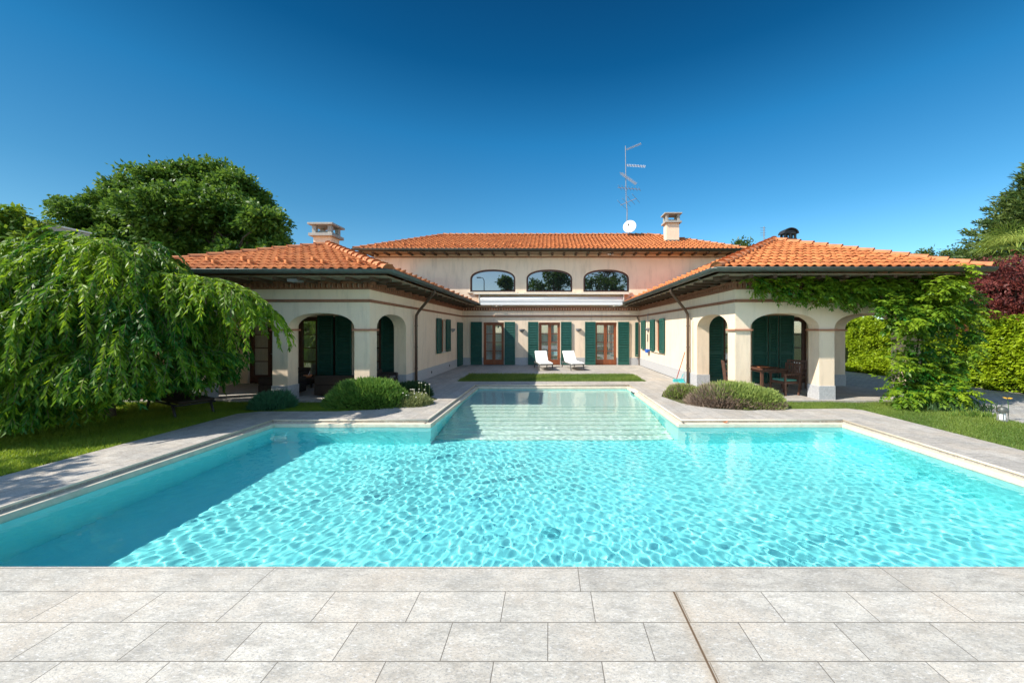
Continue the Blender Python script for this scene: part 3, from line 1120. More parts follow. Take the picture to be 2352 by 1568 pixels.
for a, b_ in ((-4.04, -3.47), (-2.31, -1.77), (-1.1, -.57), (.59, 1.14), (1.83, 2.37), (3.53, 4.1)):
    shutter((a + b_) / 2, YW - .05, .02, b_ - a, 2.2)
shutter(4.5, YW - .08, .43, .2, 1.76)
for ya, yb_ in ((14.48, 15.03), (15.8, 16.42)):
    shutter(XL + .06, (ya + yb_) / 2, .85, yb_ - ya, 1.4, R(90))
shutter(XL + .05, 18.25, .03, 1.0, 2.15, R(90))
for ya, yb_ in ((17.6, 18.3), (16.04, 16.7), (14.66, 15.27)):
    shutter(XR - .06, (ya + yb_) / 2, .85, yb_ - ya, 1.4, R(-90))
for a, b_ in ((-6.99, -6.47),):
    shutter((a + b_) / 2, 11.95, .05, b_ - a, 2.2)
shutter(-7.32, 11.94, .05, .5, 2.2)
shutter(-5.22, 11.95, .05, .55, 2.2)
shutter(5.45, 11.99, .05, .5, 2.2)
shutter(6.9, 11.99, .05, .5, 2.2)
shutter(7.33, 11.97, .05, .3, 2.2)
shutter(7.77, 11.99, .05, .48, 2.2)

# doors (facing -y)
def door(x0, x1, y, z1, m, gm, leaves_=2, curtain=True, base=.0):
    d = MB()
    fw = .055
    d.box(x0, x0 + fw, y, y + .09, base, z1)
    d.box(x1 - fw, x1, y, y + .09, base, z1)
    d.box(x0 + fw, x1 - fw, y, y + .09, z1 - fw, z1)
    o = vpart(d, 'door', m)
    wv = (x1 - x0 - 2 * fw) / leaves_
    for i in range(leaves_):
        a = x0 + fw + i * wv + .004
        b_ = a + wv - .008
        l = MB()
        sw = .075
        l.box(a, a + sw, y + .01, y + .06, base + .01, z1 - fw - .005)
        l.box(b_ - sw, b_, y + .01, y + .06, base + .01, z1 - fw - .005)
        zz0 = base + .27
        zz1 = z1 - fw - .08
        l.box(a + sw, b_ - sw, y + .015, y + .055, base + .01, zz0)
        l.box(a + sw, b_ - sw, y + .015, y + .055, zz1, z1 - fw - .005)
        for k in range(1, 4):
            zk = zz0 + (zz1 - zz0) * k / 4
            l.box(a + sw, b_ - sw, y + .022, y + .045, zk - .014, zk + .014)
        l.build('door_leaf', m, o)
        gk = MB()
        gk.box(a + sw, b_ - sw, y + .03, y + .036, zz0, zz1)
        gk.build('pane', gm, o)
        if i == leaves_ - 1:
            hd = MB()
            hd.tube([(a + .035, y + .01, 1.0), (a + .035, y - .03, 1.0), (a + .13, y - .035, 1.0)], .009, 6)
            hd.build('handle', M['alu'], o)
    if curtain:
        c = MB()
        nn = 40
        v = []
        for i in range(nn + 1):
            u = i / nn
            x = x0 + fw + (x1 - x0 - 2 * fw) * u
            yy_ = y + .15 + .018 * math.sin(u * 60) + .008 * math.sin(u * 131 + 1)
            v += [(x, yy_, base + .04), (x, yy_, z1 - .05)]
        c.add(v, [(2 * i, 2 * i + 2, 2 * i + 3, 2 * i + 1) for i in range(nn)])
        c.build('curtain', M['curtain'], o, smooth=True)
    return o
for a, b_ in doors:
    door(a, b_, YW + .1, 2.19, M['wood'], M['glass'])
door(-8.28, -7.02, 12.08, 2.21, M['darkwood'], M['porchglass'], base=.03)
door(-9.9, -8.55, 12.08, 2.21, M['darkwood'], M['porchglass'], base=.03)
door(-6.44, -5.5, 12.08, 2.21, M['darkwood'], M['porchglass'], base=.03)
door(5.7, 6.4, 12.13, 2.21, M['darkwood'], M['porchglass'], 1, base=.03)
door(7.9, 8.52, 12.13, 2.21, M['darkwood'], M['porchglass'], 1, curtain=False, base=.03)
# side windows
def side_window(x, s, y0, y1, z0, z1, m):
    wf = MB()
    xa_ = x - s * .12
    for a, b_ in ((y0, y0 + .06), (y1 - .06, y1), ((y0 + y1) / 2 - .03, (y0 + y1) / 2 + .03)):
        wf.box(xa_ - .03, xa_ + .03, a, b_, z0, z1)
    for a, b_ in ((z0, z0 + .06), (z1 - .06, z1)):
        wf.box(xa_ - .028, xa_ + .028, y0 + .06, y1 - .06, a, b_)
    o = vpart(wf, 'window', m)
    gk = MB()
    gk.box(xa_ - .003, xa_ + .003, y0 + .06, y1 - .06, z0 + .06, z1 - .06)
    gk.build('pane', M['porchglass'], o)
    ck = MB()
    ck.box(xa_ - s * .1, xa_ - s * .09, y0, y1, z0, z1)
    ck.build('curtain', M['curtain'], o)
    sl = MB()
    sl.box(x + s * .06, x - s * .11, y0 - .05, y1 + .05, z0 - .05, z0 - .001)
    sl.build('sill', M['lip'], o, bevel=.005)
side_window(XL, 1, 15.05, 15.76, .87, 2.23, M['wood'])
side_window(XR, -1, 15.3, 16.0, .87, 2.23, M['wood'])
# arched windows
for a, b_ in wins:
    f = MB()
    o_out = [(a, 3.762)] + arch(a + .001, b_ - .001, 4.42, 4.918, 24) + [(b_, 3.762)]
    t_ = .085
    o_in = [(a + t_, 3.762 + t_)] + arch(a + t_, b_ - t_, 4.42, 4.918 - t_, 24) + [(b_ - t_, 3.762 + t_)]
    slab(f, o_out, [o_in], lambda u, v, d: (u, YW + .06 + d, v), .08)
    o = vpart(f, 'window', M['darkwood'])
    gk = MB()
    slab(gk, o_in, [], lambda u, v, d: (u, YW + .1 + d, v), .01)
    gk.build('pane', M['winglass'], o)
    sl = MB()
    sl.box(a - .12, b_ + .12, YW - .09, YW - .001, 3.69, 3.755)
    sl.build('sill', M['lip'], o, bevel=.006)
# awning
aw = MB()
aw.box(-3.85, 4.05, YW - .36, YW - .001, 3.60, 3.66)
aw.box(-3.6, -3.55, YW - .3, YW - .002, 3.1, 3.6)
aw.box(3.75, 3.80, YW - .3, YW - .002, 3.1, 3.6)
o = vpart(aw, 'awning', M['awnmetal'], bevel=.008)
ab = MB()
ab.tube([(-3.52, YW - .2, 3.40), (3.72, YW - .2, 3.40)], .09, 14)
ab.build('fabric_roll', M['awning'], o, smooth=True)
ab = MB()
ab.box(-3.52, 3.72, YW - .345, YW - .30, 3.26, 3.33)
ab.box(-3.50, 3.70, YW - .325, YW - .315, 3.07, 3.26)
ab.build('valance', M['awning'], o)
ab = MB()
for x in (-2.9, 3.1):
    ab.obox((x, YW - .02, 3.0), (x + .5, YW - .3, 3.05), .05, .04)
    ab.box(x - .05, x + .05, YW - .06, YW - .001, 2.99, 3.2)
pieces(ab, 'folding_arm', M['awnmetal'], o)
mb = MB()
mb.box(2.95, 3.25, 18.5, 18.56, 5.60, 5.66)
vpart(mb, 'flood_lamp', M['white'])
mb = MB()
mb.box(-6.1, -5.85, 8.5, 8.72, 2.90, 2.97)
mb.box(-6.05, -5.9, 8.6, 8.64, 2.97, 3.0)
vpart(mb, 'flood_lamp', M['lampgrey'])
# wall lamps: half bowls
def wall_lamp(x, y, z, ax):
    mb = MB()
    v = []
    f = []
    prof = ((.15, .09), (.145, .04), (.115, -.02), (.06, -.06), (.015, -.075))
    for r_, h in prof:
        for k in range(9):
            a = math.pi * k / 8
            u_, d_ = r_ * math.cos(a), r_ * math.sin(a)
            if ax == 'y':
                v.append((x + u_, y - d_, z + h))
            else:
                v.append((x + (d_ if ax == '+x' else -d_), y + u_, z + h))
    for i in range(len(prof) - 1):
        for k in range(8):
            f.append((i * 9 + k, i * 9 + k + 1, i * 9 + k + 10, i * 9 + k + 9))
    mb.add(v, f)
    return vpart(mb, 'wall_lamp', M['lampgrey'], smooth=True)
wall_lamp(-1.42, YW - .001, 1.76, 'y')
wall_lamp(1.5, YW - .001, 1.78, 'y')
wall_lamp(XL + .001, 16.9, 1.77, '+x')
wall_lamp(XR - .001, 17.15, 1.8, '-x')
for y, z_ in ((13.9, .19), (16.4, .2)):
    mb = MB()
    mb.tube([(XL + .019, y, z_), (XL + .03, y, z_)], .05, 12)
    vpart(mb, 'vent', M['black'])
# chimneys
def chimney(x0, x1, y0, y1, zb, zc, post, flash=True):
    mb = MB()
    mb.box(x0, x1, y0, y1, zb, zc)
    o = vpart(mb, 'chimney', M['wall'])
    cp = MB()
    ov = .11
    cp.box(x0 - ov, x1 + ov, y0 - ov, y1 + ov, zc + .001, zc + .10)
    pw = .13
    for xx in (x0 - .03, x1 + .03 - pw):
        for yy_ in (y0 - .03, y1 + .03 - pw):
            cp.box(xx, xx + pw, yy_, yy_ + pw, zc + .101, zc + post)
    cp.box(x0 - ov - .02, x1 + ov + .02, y0 - ov - .02, y1 + ov + .02, zc + post + .001, zc + post + .07)
    cp.box(x0 + .1, x1 - .1, y0 + .1, y1 - .1, zc + .101, zc + .22)
    cp.build('chimney_cap', M['concrete'], o, bevel=.01)
    if flash:
        fl_ = MB()
        fl_.box(x0 - .02, x1 + .02, y0 - .02, y1 + .02, zb, zb + .62 * (1 if zb > 6 else .3))
        fl_.build('flashing', M['gutter'], o)
    return o
chimney(6.37, 7.06, 19.9, 20.4, 6.08, 7.62, .48)
chimney(-8.07, -7.47, 12.5, 13.0, 3.9, 4.98, .38, False)
# metal vent cowl on the right wing roof
mb = MB()
arc = [(8.05 + .25 * math.cos(math.pi * k / 12), 5.0 + .19 * math.sin(math.pi * k / 12)) for k in range(13)]
arc += [(8.05 + .22 * math.cos(math.pi * k / 12), 5.0 + .16 * math.sin(math.pi * k / 12)) for k in range(12, -1, -1)]
slab(mb, arc, [], lambda u, v, d: (u, 12.15 + d, v), .34)
mb.box(7.85, 8.25, 12.18, 12.46, 4.2, 4.84)
mb.box(7.86, 8.24, 12.2, 12.44, 5.0, 5.12)
for x in (7.85, 8.02, 8.19):
    mb.box(x, x + .06, 12.21, 12.27, 4.842, 5.02)
    mb.box(x, x + .06, 12.39, 12.45, 4.842, 5.02)
vpart(mb, 'roof_vent', M['black'])

# ------------------------------------------------------------------ antennas and dish
an = thing('tv_antenna', 'tall roof mast with five aerials behind the long ridge', 'antenna', (4.56, 21.75, 7.35))
mb = MB()
mb.tube([(4.60, 21.75, 7.3), (4.62, 21.75, 8.9), (4.56, 21.75, 9.6), (4.52, 21.75, 12.75)], [.035, .03, .026, .022], 8)
mb.build('mast', M['alu'], an)
def yagi(p, d, L, n_, el, name='aerial', up=(0, 0, 1), grow=0, thick=.016):
    mb = MB()
    p = Vector(p); d = Vector(d).normalized()
    mb.tube([p, p + d * L], thick, 5)
    s = d.cross(Vector(up)).normalized()
    for i in range(n_):
        c = p + d * (L * (.1 + .88 * i / max(1, n_ - 1)))
        e_ = el * (1 - grow * i / n_)
        mb.tube([c - s * e_, c + s * e_], thick * .75, 4)
    mb.build(name, M['alu'], an)
yagi((4.52, 21.75, 12.5), (.93, -.2, .30), .95, 12, .07, up=(0, 1, 0), thick=.018)
yagi((4.53, 21.75, 11.6), (.95, -.2, -.16), 1.15, 12, .075, up=(0, 1, 0), thick=.018)
yagi((4.18, 21.7, 11.15), (.62, -.3, -.62), 1.3, 16, .10, up=(0, 1, 0), thick=.02)
yagi((4.05, 21.7, 10.25), (.9, -.4, -.24), 1.35, 7, .42, up=(0, .0, 1), grow=.4)
yagi((4.2, 21.7, 9.2), (.9, -.5, .25), 1.0, 4, .8, up=(0, 0, 1))
di = thing('satellite_dish', 'white satellite dish standing behind the roof ridge', 'satellite dish', (4.7, 21.55, 7.3))
mb = MB()
c = Vector((4.7, 21.4, 7.83))
ax = Vector((-.35, -.9, .25)).normalized()
ux = ax.cross(Vector((0, 0, 1))).normalized()
uy = ux.cross(ax)
for rr_ in range(7):
    r_ = .38 * rr_ / 6
    for k in range(24):
        a = 2 * math.pi * k / 24
        mb.v.append(tuple(c + ux * r_ * math.cos(a) + uy * r_ * 1.05 * math.sin(a) + ax * (r_ * r_ * .45)))
for i in range(6):
    for k in range(24):
        a, b_ = i * 24 + k, i * 24 + (k + 1) % 24
        mb.f.append((a, b_, b_ + 24, a + 24))
dd = mb.build('reflector', M['dish'], di, smooth=True)
sol = dd.modifiers.new('thick', 'SOLIDIFY')
sol.thickness = .01
mb = MB()
mb.tube([c - uy * .42 + ax * .07, c + ax * .42 - uy * .1], .012, 6)
mb.tube([c + ax * .38 - uy * .1, c + ax * .5 - uy * .1], .035, 8)
mb.build('feed_arm', M['black'], di)
mb = MB()
mb.tube([(4.7, 21.6, 7.25), (4.7, 21.5, 7.8)], .03, 8)
mb.build('bracket', M['alu'], di)
an2 = thing('tv_antenna', 'small distant aerial rising beyond the right wing roof', 'antenna', (17.6, 30, 0))
an = an2
mb = MB()
mb.tube([(17.6, 30, 0), (17.6, 30, 10.3)], .04, 6)
mb.build('mast', M['alu'], an2)
for z_ in (9.6, 9.8, 10.0, 10.2):
    mb = MB()
    mb.tube([(17.3, 30, z_), (17.75, 30, z_)], .015, 4)
    mb.build('aerial', M['alu'], an2)
yagi((17.5, 30, 9.1), (.9, -.3, .1), 1.3, 7, .35, up=(0, .3, 1))

# ------------------------------------------------------------------ furniture
def lounger(loc, rz, label, name='sun_lounger', fm=None, cm=None, back=42, group='sun loungers on the patio'):
    """foot end toward -y, head toward +y"""
    fm = fm or M['frame']
    t_ = thing(name, label, 'sun lounger', loc, rz, group)
    f = MB()
    W2, L = .30, 1.75
    for s in (-1, 1):
        x = s * W2
        f.tube([(x, -.15, .27), (x, 1.6, .27)], .02, 8)
    for y in (-.15, .5, 1.1, 1.6):
        f.tube([(-W2, y, .27), (W2, y, .27)], .018, 8)
    f.build('frame', fm, t_, world=False, smooth=True)
    for s in (-1, 1):
        for y, dy in ((.02, -.12), (1.38, .14)):
            l = MB()
            x = s * W2
            l.tube([(x, y - dy * .3, .27), (x, y + dy * .35, .14), (x, y + dy * 1.2, .0)], [.026, .024, .02], 8)
            l.build('leg', fm, t_, world=False, smooth=True)
    c = MB()
    c.box(-.29, .29, -.2, 1.02, .295, .36)
    c.build('seat_cushion', cm or M['cushion'], t_, world=False, bevel=.022, smooth=False)
    c = MB()
    a = R(back)
    p0 = Vector((0, 1.03, .33))
    p1 = p0 + Vector((0, math.cos(a), math.sin(a))) * .68
    c.obox(p0, p1, .58, .065)
    c.build('back_cushion', cm or M['cushion'], t_, world=False, bevel=.022)
    c = MB()
    q0 = p0 + Vector((0, .03, -.05))
    for s in (-1, 1):
        c.tube([q0 + Vector((s * .27, 0, 0)), p1 + Vector((s * .27, .03, -.05))], .015, 6)
        c.tube([q0.lerp(p1, .6) + Vector((s * .24, .02, -.03)), (s * .24, 1.58, .28)], .012, 6)
    c.build('back_frame', fm, t_, world=False)
    return t_
lounger((-.16, 16.15, 0), R(10), 'white cushioned sun lounger in front of the middle double door')
lounger((1.22, 16.2, 0), R(12), 'white cushioned sun lounger between the middle and right double doors')
lounger((-7.5, 7.7, -.03), R(62), 'dark wicker lounger lying in shade under the weeping tree', 'garden_lounger', M['black'], M['wicker'], 14, None)

def chair(loc, rz, label):
    t_ = thing('garden_chair', label, 'chair', loc, rz, 'wooden chairs round the porch table')
    T = M['teak']
    for x in (-.24, .24):
        m_ = MB(); m_.box(x - .02, x + .02, -.24, -.20, 0, .55); m_.build('leg', T, t_, world=False)
        m_ = MB(); m_.obox((x, .2, 0), (x, .30, .84), .04, .04); m_.build('leg', T, t_, world=False)
        m_ = MB(); m_.box(x - .028, x + .028, -.27, .26, .551, .575); m_.build('armrest', T, t_, world=False)
    m_ = MB()
    for i in range(6):
        m_.box(-.22, .22, -.22 + i * .072, -.16 + i * .072, .36, .378)
    m_.box(-.22, .22, -.235, -.222, .31, .36)
    m_.box(-.235, -.222, -.2, .2, .31, .36)
    m_.box(.222, .235, -.2, .2, .31, .36)
    m_.build('seat', T, t_, world=False)
    m_ = MB()
    m_.obox((-.22, .297, .81), (.22, .297, .81), .025, .06)
    m_.obox((-.22, .252, .44), (.22, .252, .44), .025, .05)
    for i in range(6):
        x = -.17 + i * .068
        m_.obox((x, .253, .46), (x, .294, .79), .035, .012, up=(0, 1, 0))
    m_.build('backrest', T, t_, world=False)
    return t_
chair((6.42, 9.98, .03), R(-78), 'wooden porch chair beside the middle pier of the right wing')
chair((5.42, 10.75, .03), R(70), 'wooden porch chair seen through the side arch')
c3 = chair((7.35, 11.0, .03), R(-50), 'wooden porch chair behind the table near the glazed door')
cu = MB()
cu.box(-.2, .2, -.2, .18, 0, .035)
ob = cu.build('seat_cushion', M['greencloth'])
ob.location = (6.42, 9.98, .41)
ob.rotation_euler = (0, 0, R(-78))
tag(ob, 'green seat pad lying on the chair beside the middle pier', 'cushion')
tb = thing('porch_table', 'dark wooden slatted table under the right porch', 'table', (6.25, 10.75, .03))
m_ = MB()
for i in range(9):
    m_.box(5.85 + i * .092, 5.935 + i * .092, 10.15, 11.4, .66, .685)
m_.build('tabletop', M['teak'], tb)
m_ = MB()
m_.box(5.9, 6.62, 10.2, 11.35, .60, .659)
m_.build('apron', M['teak'], tb)
for x in (5.92, 6.55):
    for y in (10.22, 11.28):
        m_ = MB()
        m_.box(x, x + .06, y, y + .06, .03, .60)
        m_.build('leg', M['teak'], tb)
m_ = MB()
m_.lathe([(0, 0), (.13, 0), (.17, .03), (.16, .03), (.12, .008), (0, .008)], 20, (6.2, 10.6, .686))
tag(m_.build('tray', M['terracotta'], smooth=True), 'round reddish tray lying on the porch table', 'tray')

def sofa(loc, rz, wd, dp, label, cat='sofa', h=.55, back=True):
    t_ = thing('wicker_' + cat, label, cat, loc, rz)
    m_ = MB(); m_.box(-wd / 2, wd / 2, -dp / 2, dp / 2, .04, .30); m_.build('base', M['wicker'], t_, world=False, bevel=.02)
    if back:
        m_ = MB(); m_.box(-wd / 2, wd / 2, dp / 2 - .12, dp / 2, .301, h); m_.build('backrest', M['wicker'], t_, world=False, bevel=.025)
        for s in (-1, 1):
            x = s * (wd / 2 - .06)
            m_ = MB(); m_.box(x - .06, x + .06, -dp / 2, dp / 2 - .121, .301, .46); m_.build('armrest', M['wicker'], t_, world=False, bevel=.025)
    k = max(1, round(wd / .6))
    for i in range(k):
        a = -wd / 2 + .13 + i * (wd - .26) / k
        m_ = MB(); m_.box(a + .005, a + (wd - .26) / k - .005, -dp / 2 + .02, dp / 2 - .13, .302, .38)
        m_.build('cushion', M['frame'], t_, world=False, bevel=.02)
    return t_
sofa((-5.55, 9.95, .03), R(180), 1.25, .72, 'dark wicker sofa with its back to the green mound shrub')
sofa((-7.25, 9.95, .03), R(180), .8, .72, 'dark wicker armchair beside the leafy overhang in the left porch', 'armchair', .5)
sofa((-4.95, 10.9, .03), R(90), .7, .6, 'dark wicker armchair seen through the left side arch', 'armchair', .56)
sofa((-7.9, 11.2, .03), R(0), .75, .7, 'dark wicker armchair set against the left porch doors', 'armchair', .58)
ct = thing('coffee_table', 'low dark wicker coffee table in the left porch', 'table', (-6.9, 10.85, .03))
m_ = MB(); m_.box(-7.25, -6.5, 10.6, 11.1, .33, .37); m_.build('tabletop', M['wicker'], ct)
for x in (-7.22, -6.58):
    for y in (10.63, 11.02):
        m_ = MB(); m_.box(x, x + .05, y, y + .05, .03, .33); m_.build('leg', M['wicker'], ct)
bw = thing('bowl', 'terracotta bowl with a spoon on the low wicker table', 'bowl', (-7.1, 10.75, .371))
m_ = MB(); m_.lathe([(0, 0), (.05, 0), (.10, .05), (.12, .09), (.11, .09), (.08, .03), (0, .015)], 20, (0, 0, 0)); m_.build('dish', M['terracotta'], bw, world=False, smooth=True)
m_ = MB(); m_.tube([(0, 0, .03), (.06, 0, .2)], .006, 6); m_.build('spoon', M['white'], bw, world=False)

# pool brush, broom, dustpan
pb = thing('pool_brush', 'blue headed pool brush hanging on the sunlit right wall', 'brush', (4.6, 17.1, .8))
m_ = MB(); m_.tube([(4.58, 17.1, .9), (4.6, 17.1, 2.55)], .012, 6); m_.build('pole', M['alu'], pb)
m_ = MB(); m_.tube([(4.585, 17.1, 1.25), (4.59, 17.1, 1.6)], .022, 6); m_.build('grip', M['black'], pb)
m_ = MB(); m_.box(4.5, 4.62, 16.85, 17.25, .82, .90); m_.box(4.5, 4.56, 16.9, 17.2, .74, .82); m_.build('head', M['blue'], pb)
br_ = thing('broom', 'red handled broom leaning against the right downpipe', 'broom', (4.4, 12.55, 0))
m_ = MB(); m_.tube([(4.38, 12.6, .1), (4.54, 12.25, 1.05)], .013, 6); m_.build('handle', M['red'], br_)
m_ = MB(); m_.box(4.26, 4.48, 12.55, 12.63, .0, .10); m_.build('head', M['cyan'], br_)
dp_ = MB(); dp_.box(4.42, 4.6, 12.35, 12.5, .001, .03); dp_.box(4.42, 4.6, 12.5, 12.53, .001, .12); dp_.tube([(4.51, 12.52, .11), (4.56, 12.45, .3)], .012, 6)
tag(dp_.build('dustpan', M['cyan']), 'cyan dustpan standing on the paving by the right downpipe', 'dustpan')

# garden lamp
gl_ = thing('garden_lamp', 'low grey domed lamp at the lawn edge', 'garden lamp', (8.82, 7.12, -.03))
m_ = MB(); m_.lathe([(.0, 0), (.075, 0), (.075, .05), (.06, .06), (0, .06)], 20); m_.build('base', M['alu'], gl_, world=False, smooth=False)
m_ = MB(); m_.lathe([(.045, .06), (.045, .22)], 20); m_.build('diffuser', M['white'], gl_, world=False, smooth=True)
m_ = MB(); m_.lathe([(.08, .2), (.082, .24), (.07, .285), (.04, .31), (0, .318)], 20); m_.build('hood', M['gutter'], gl_, world=False, smooth=True)
for k in range(4):
    a = math.pi / 4 + k * math.pi / 2
    m_ = MB(); m_.tube([(.068 * math.cos(a), .068 * math.sin(a), .05), (.068 * math.cos(a), .068 * math.sin(a), .22)], .006, 6); m_.build('bar', M['alu'], gl_, world=False)
# yellow flower beside it
yf = thing('flower', 'single yellow flower on a thin stem beside the domed lamp', 'flower', (8.98, 7.16, -.03))
m_ = MB(); m_.tube([(0, 0, 0), (.01, 0, .25), (-.01, 0, .46)], .005, 5); m_.build('stem', M['leaf_shrub'], yf, world=False)
n_ = 10
P = np.tile(np.array([[-.01, 0, .46]]), (n_, 1))
a = np.linspace(0, 6.28, n_, endpoint=False)
leaves('petals', P, np.stack([np.cos(a), np.sin(a), .25 + 0 * a], 1), .07, .03, M['yellow'], yf)

# skimmer, drains, floating leaf
sk = thing('pool_skimmer', 'small white skimmer box under the far right coping', 'skimmer', (2.5, 10.95, -.12))
m_ = MB(); m_.box(2.46, 2.6, 10.7, 11.2, -.049, -.02); m_.build('lid', M['white'], sk, bevel=.005)
m_ = MB(); m_.box(2.48, 2.5, 10.78, 11.12, -.11, -.051); m_.build('mouth', M['black'], sk)
for x, y, lb in ((.02, 4.35, 'dark round floor drain farther from the paving'), (.08, 3.65, 'dark round floor drain nearer to the front paving')):
    m_ = MB()
    m_.lathe([(0, .012), (.10, .012), (.12, 0)], 24, (x, y, DEP + .002))
    for k in range(-2, 3):
        m_.box(x - .08, x + .08, y + k * .03 - .004, y + k * .03 + .004, DEP + .0145, DEP + .02)
    o = m_.build('floor_drain', M['drain'])
    o.cycles.is_caustics_receiver = True
    tag(o, lb, 'drain', 'drains in the pool floor')
o = leaves('fallen_leaf', np.array([[-.61, 2.82, WZ + .012]]), np.array([[1., .3, .1]]), .05, .035, M['leaf_dry'], nrm=np.array([[0, 0, 1.]]))
tag(o, 'brown fallen leaf floating near the front paving', 'leaf')
o = leaves('fallen_leaf', np.array([[3.42, 7.14, -.04], [3.46, 7.14, -.04]]), np.array([[1., .3, .4], [-1., .1, .3]]), .09, .05, M['terracotta'], nrm=np.array([[0, 0, 1.], [0, 0, 1]]))
tag(o, 'curled reddish leaf lying on the far right pool lip', 'leaf')

# ------------------------------------------------------------------ vegetation
def rand_dirs(n_):
    return unit(rng.normal(size=(n_, 3)))
def limbs(mb, base, tip, r0, r1, n_=6, wob=.2):
    pts = []
    for i in range(n_ + 1):
        u = i / n_
        p = Vector(base).lerp(Vector(tip), u)
        if 0 < i < n_:
            p += Vector((random.uniform(-wob, wob), random.uniform(-wob, wob), random.uniform(-wob, wob) * .5))
        pts.append(p)
    mb.tube(pts, [r0 + (r1 - r0) * i / n_ for i in range(n_ + 1)], 7, cap=False)
    return pts
def broadleaf(name, label, base, clumps, n_leaves, L, W, m, trunk_r=.3, up=0.15, group=None, limbs_n=None, fork=None, droop=0):
    """crown made of leaf clusters on the shells of many clumps; trunk with limbs into them"""
    t_ = thing(name, label, 'tree', base, 0, group)
    tb_ = MB()
    bx_, by_, bz_ = base
    fz = fork or bz_ + 2.0
    trunk_top = Vector((bx_, by_, fz))
    limbs(tb_, base, trunk_top, trunk_r, trunk_r * .75, 4, .05)
    for i, (cx_, cy_, cz_, r_) in enumerate(clumps):
        if limbs_n and i >= limbs_n:
            break
        pp = limbs(tb_, trunk_top, (cx_, cy_, cz_), trunk_r * .38, .03, 6, .25)
        for k in range(4):
            d = Vector(rand_dirs(1)[0])
            d.z = abs(d.z)
            limbs(tb_, pp[4], pp[4] + d * r_ * 1.3, .06, .012, 3, .08)
    tb_.build('trunk', M['bark'], t_, smooth=True)
    wts = np.array([c_[3] ** 2 for c_ in clumps])
    wts = wts / wts.sum()
    Ps, Ds, Ts = [], [], []
    for (cx_, cy_, cz_, r_), w_ in zip(clumps, wts):
        n_ = int(n_leaves * w_)
        nt_ = max(3, n_ // 22)                      # twigs
        tw_d = rand_dirs(nt_)
        tw_d[:, 2] = tw_d[:, 2] * .8 + up
        rad = r_ * (rng.random(nt_) ** .45)[:, None]
        c_ = np.array([cx_, cy_, cz_]) + tw_d * rad * np.array([1, 1, .8])
        tdir = unit(tw_d + rng.normal(size=(nt_, 3)) * .45 + np.array([0, 0, .15 - droop]))
        tl_ = rng.uniform(.25, .7, nt_) * r_ * .55
        ti = rng.integers(0, nt_, n_)
        u = rng.random(n_)
        P = c_[ti] + tdir[ti] * (u * tl_[ti])[:, None] + rng.normal(size=(n_, 3)) * L * .45
        D = tdir[ti] + rng.normal(size=(n_, 3)) * .8 + np.array([0, 0, -.25 - droop])
        ct = rng.random(nt_)
        Ps.append(P); Ds.append(D); Ts.append(ct[ti] * .55 + rng.random(n_) * .45)
    P = np.concatenate(Ps); D = np.concatenate(Ds); T = np.concatenate(Ts)
    nr = rng.normal(size=P.shape) * .6 + np.array([0, 0, 1.0])
    leaves('crown', P, D, L * rng.uniform(.7, 1.3, len(P)), W, m, t_, T, nrm=nr, off=base)
    return t_

# helper: pixel of the full view at a chosen depth -> point (used only to plan real positions)
def at(x, y, d):
    return ((x - 1262) * d / 840, d, 1.75 + (760 - y) * d / 840)
# big tree beyond the left wing
cl = []
d0 = 25
for x, y, r_ in ((345, 430, 1.7), (400, 425, 1.6), (445, 410, 1.5), (500, 410, 1.6), (535, 430, 1.5), (575, 470, 1.6), (605, 510, 1.4), (620, 545, 1.2), (300, 450, 1.6), (255, 470, 1.3), (205, 478, 1.1), (160, 490, .9), (135, 468, .5),
              (170, 530, 1.0), (235, 520, 1.5), (300, 520, 1.9), (370, 500, 2.1), (440, 480, 2.1), (510, 490, 2.0), (560, 540, 1.5), (480, 550, 1.7), (400, 560, 1.8), (320, 575, 1.6), (250, 565, 1.3), (450, 600, 1.6), (540, 590, 1.3), (620, 580, .9), (360, 610, 1.4), (645, 560, .6)):
    p = at(x, y, d0 + random.uniform(-2.0, 2.5))
    cl.append((*p, r_ * .86))
cl.sort(key=lambda c_: -c_[3])
broadleaf('broadleaf_tree', 'large dark green tree standing behind the left wing roof', (-25.5, 25, -.1), cl, 95000, .27, .15, M['leaf_tree'], .4, fork=3.5, limbs_n=22)
# young tree at the left edge
cl = [(*at(x, y, 12.5 + random.uniform(-.6, .6)), r_) for x, y, r_ in ((10, 520, .75), (45, 545, .6), (-30, 530, .9), (50, 590, .45), (15, 580, .8), (-40, 600, 1.0), (30, 500, .35))]
broadleaf('young_tree', 'light green young tree at the left edge before the grey building', (-18.4, 12.6, -.1), cl, 9000, .17, .11, M['leaf_young'], .12, fork=2.0)
# garden tree left of the frame whose dappled shade falls on the left paving
cl = [(-11.7 + random.gauss(0, .5), 2.2 + random.gauss(0, .45), 3.7 + random.gauss(0, .35), random.uniform(.35, .7)) for k in range(13)]
broadleaf('young_tree', 'slim tree left of the view, seen only by its dappled shade on the left paving', (-11.5, 2.0, -.1), cl, 9000, .13, .08, M['leaf_young'], .09, fork=2.4)
# small tree tip beyond main roof right end
cl = [(*at(x, y, 30), r_) for x, y, r_ in ((1700, 558, .35), (1712, 562, .5), (1733, 568, .4), (1708, 600, 1.5), (1730, 610, 1.5))]
broadleaf('far_tree', 'dark treetop peeping over the roof between main house and right wing', (16, 30, -.1), cl, 4000, .3, .1, M['leaf_conifer'], .2, fork=3)
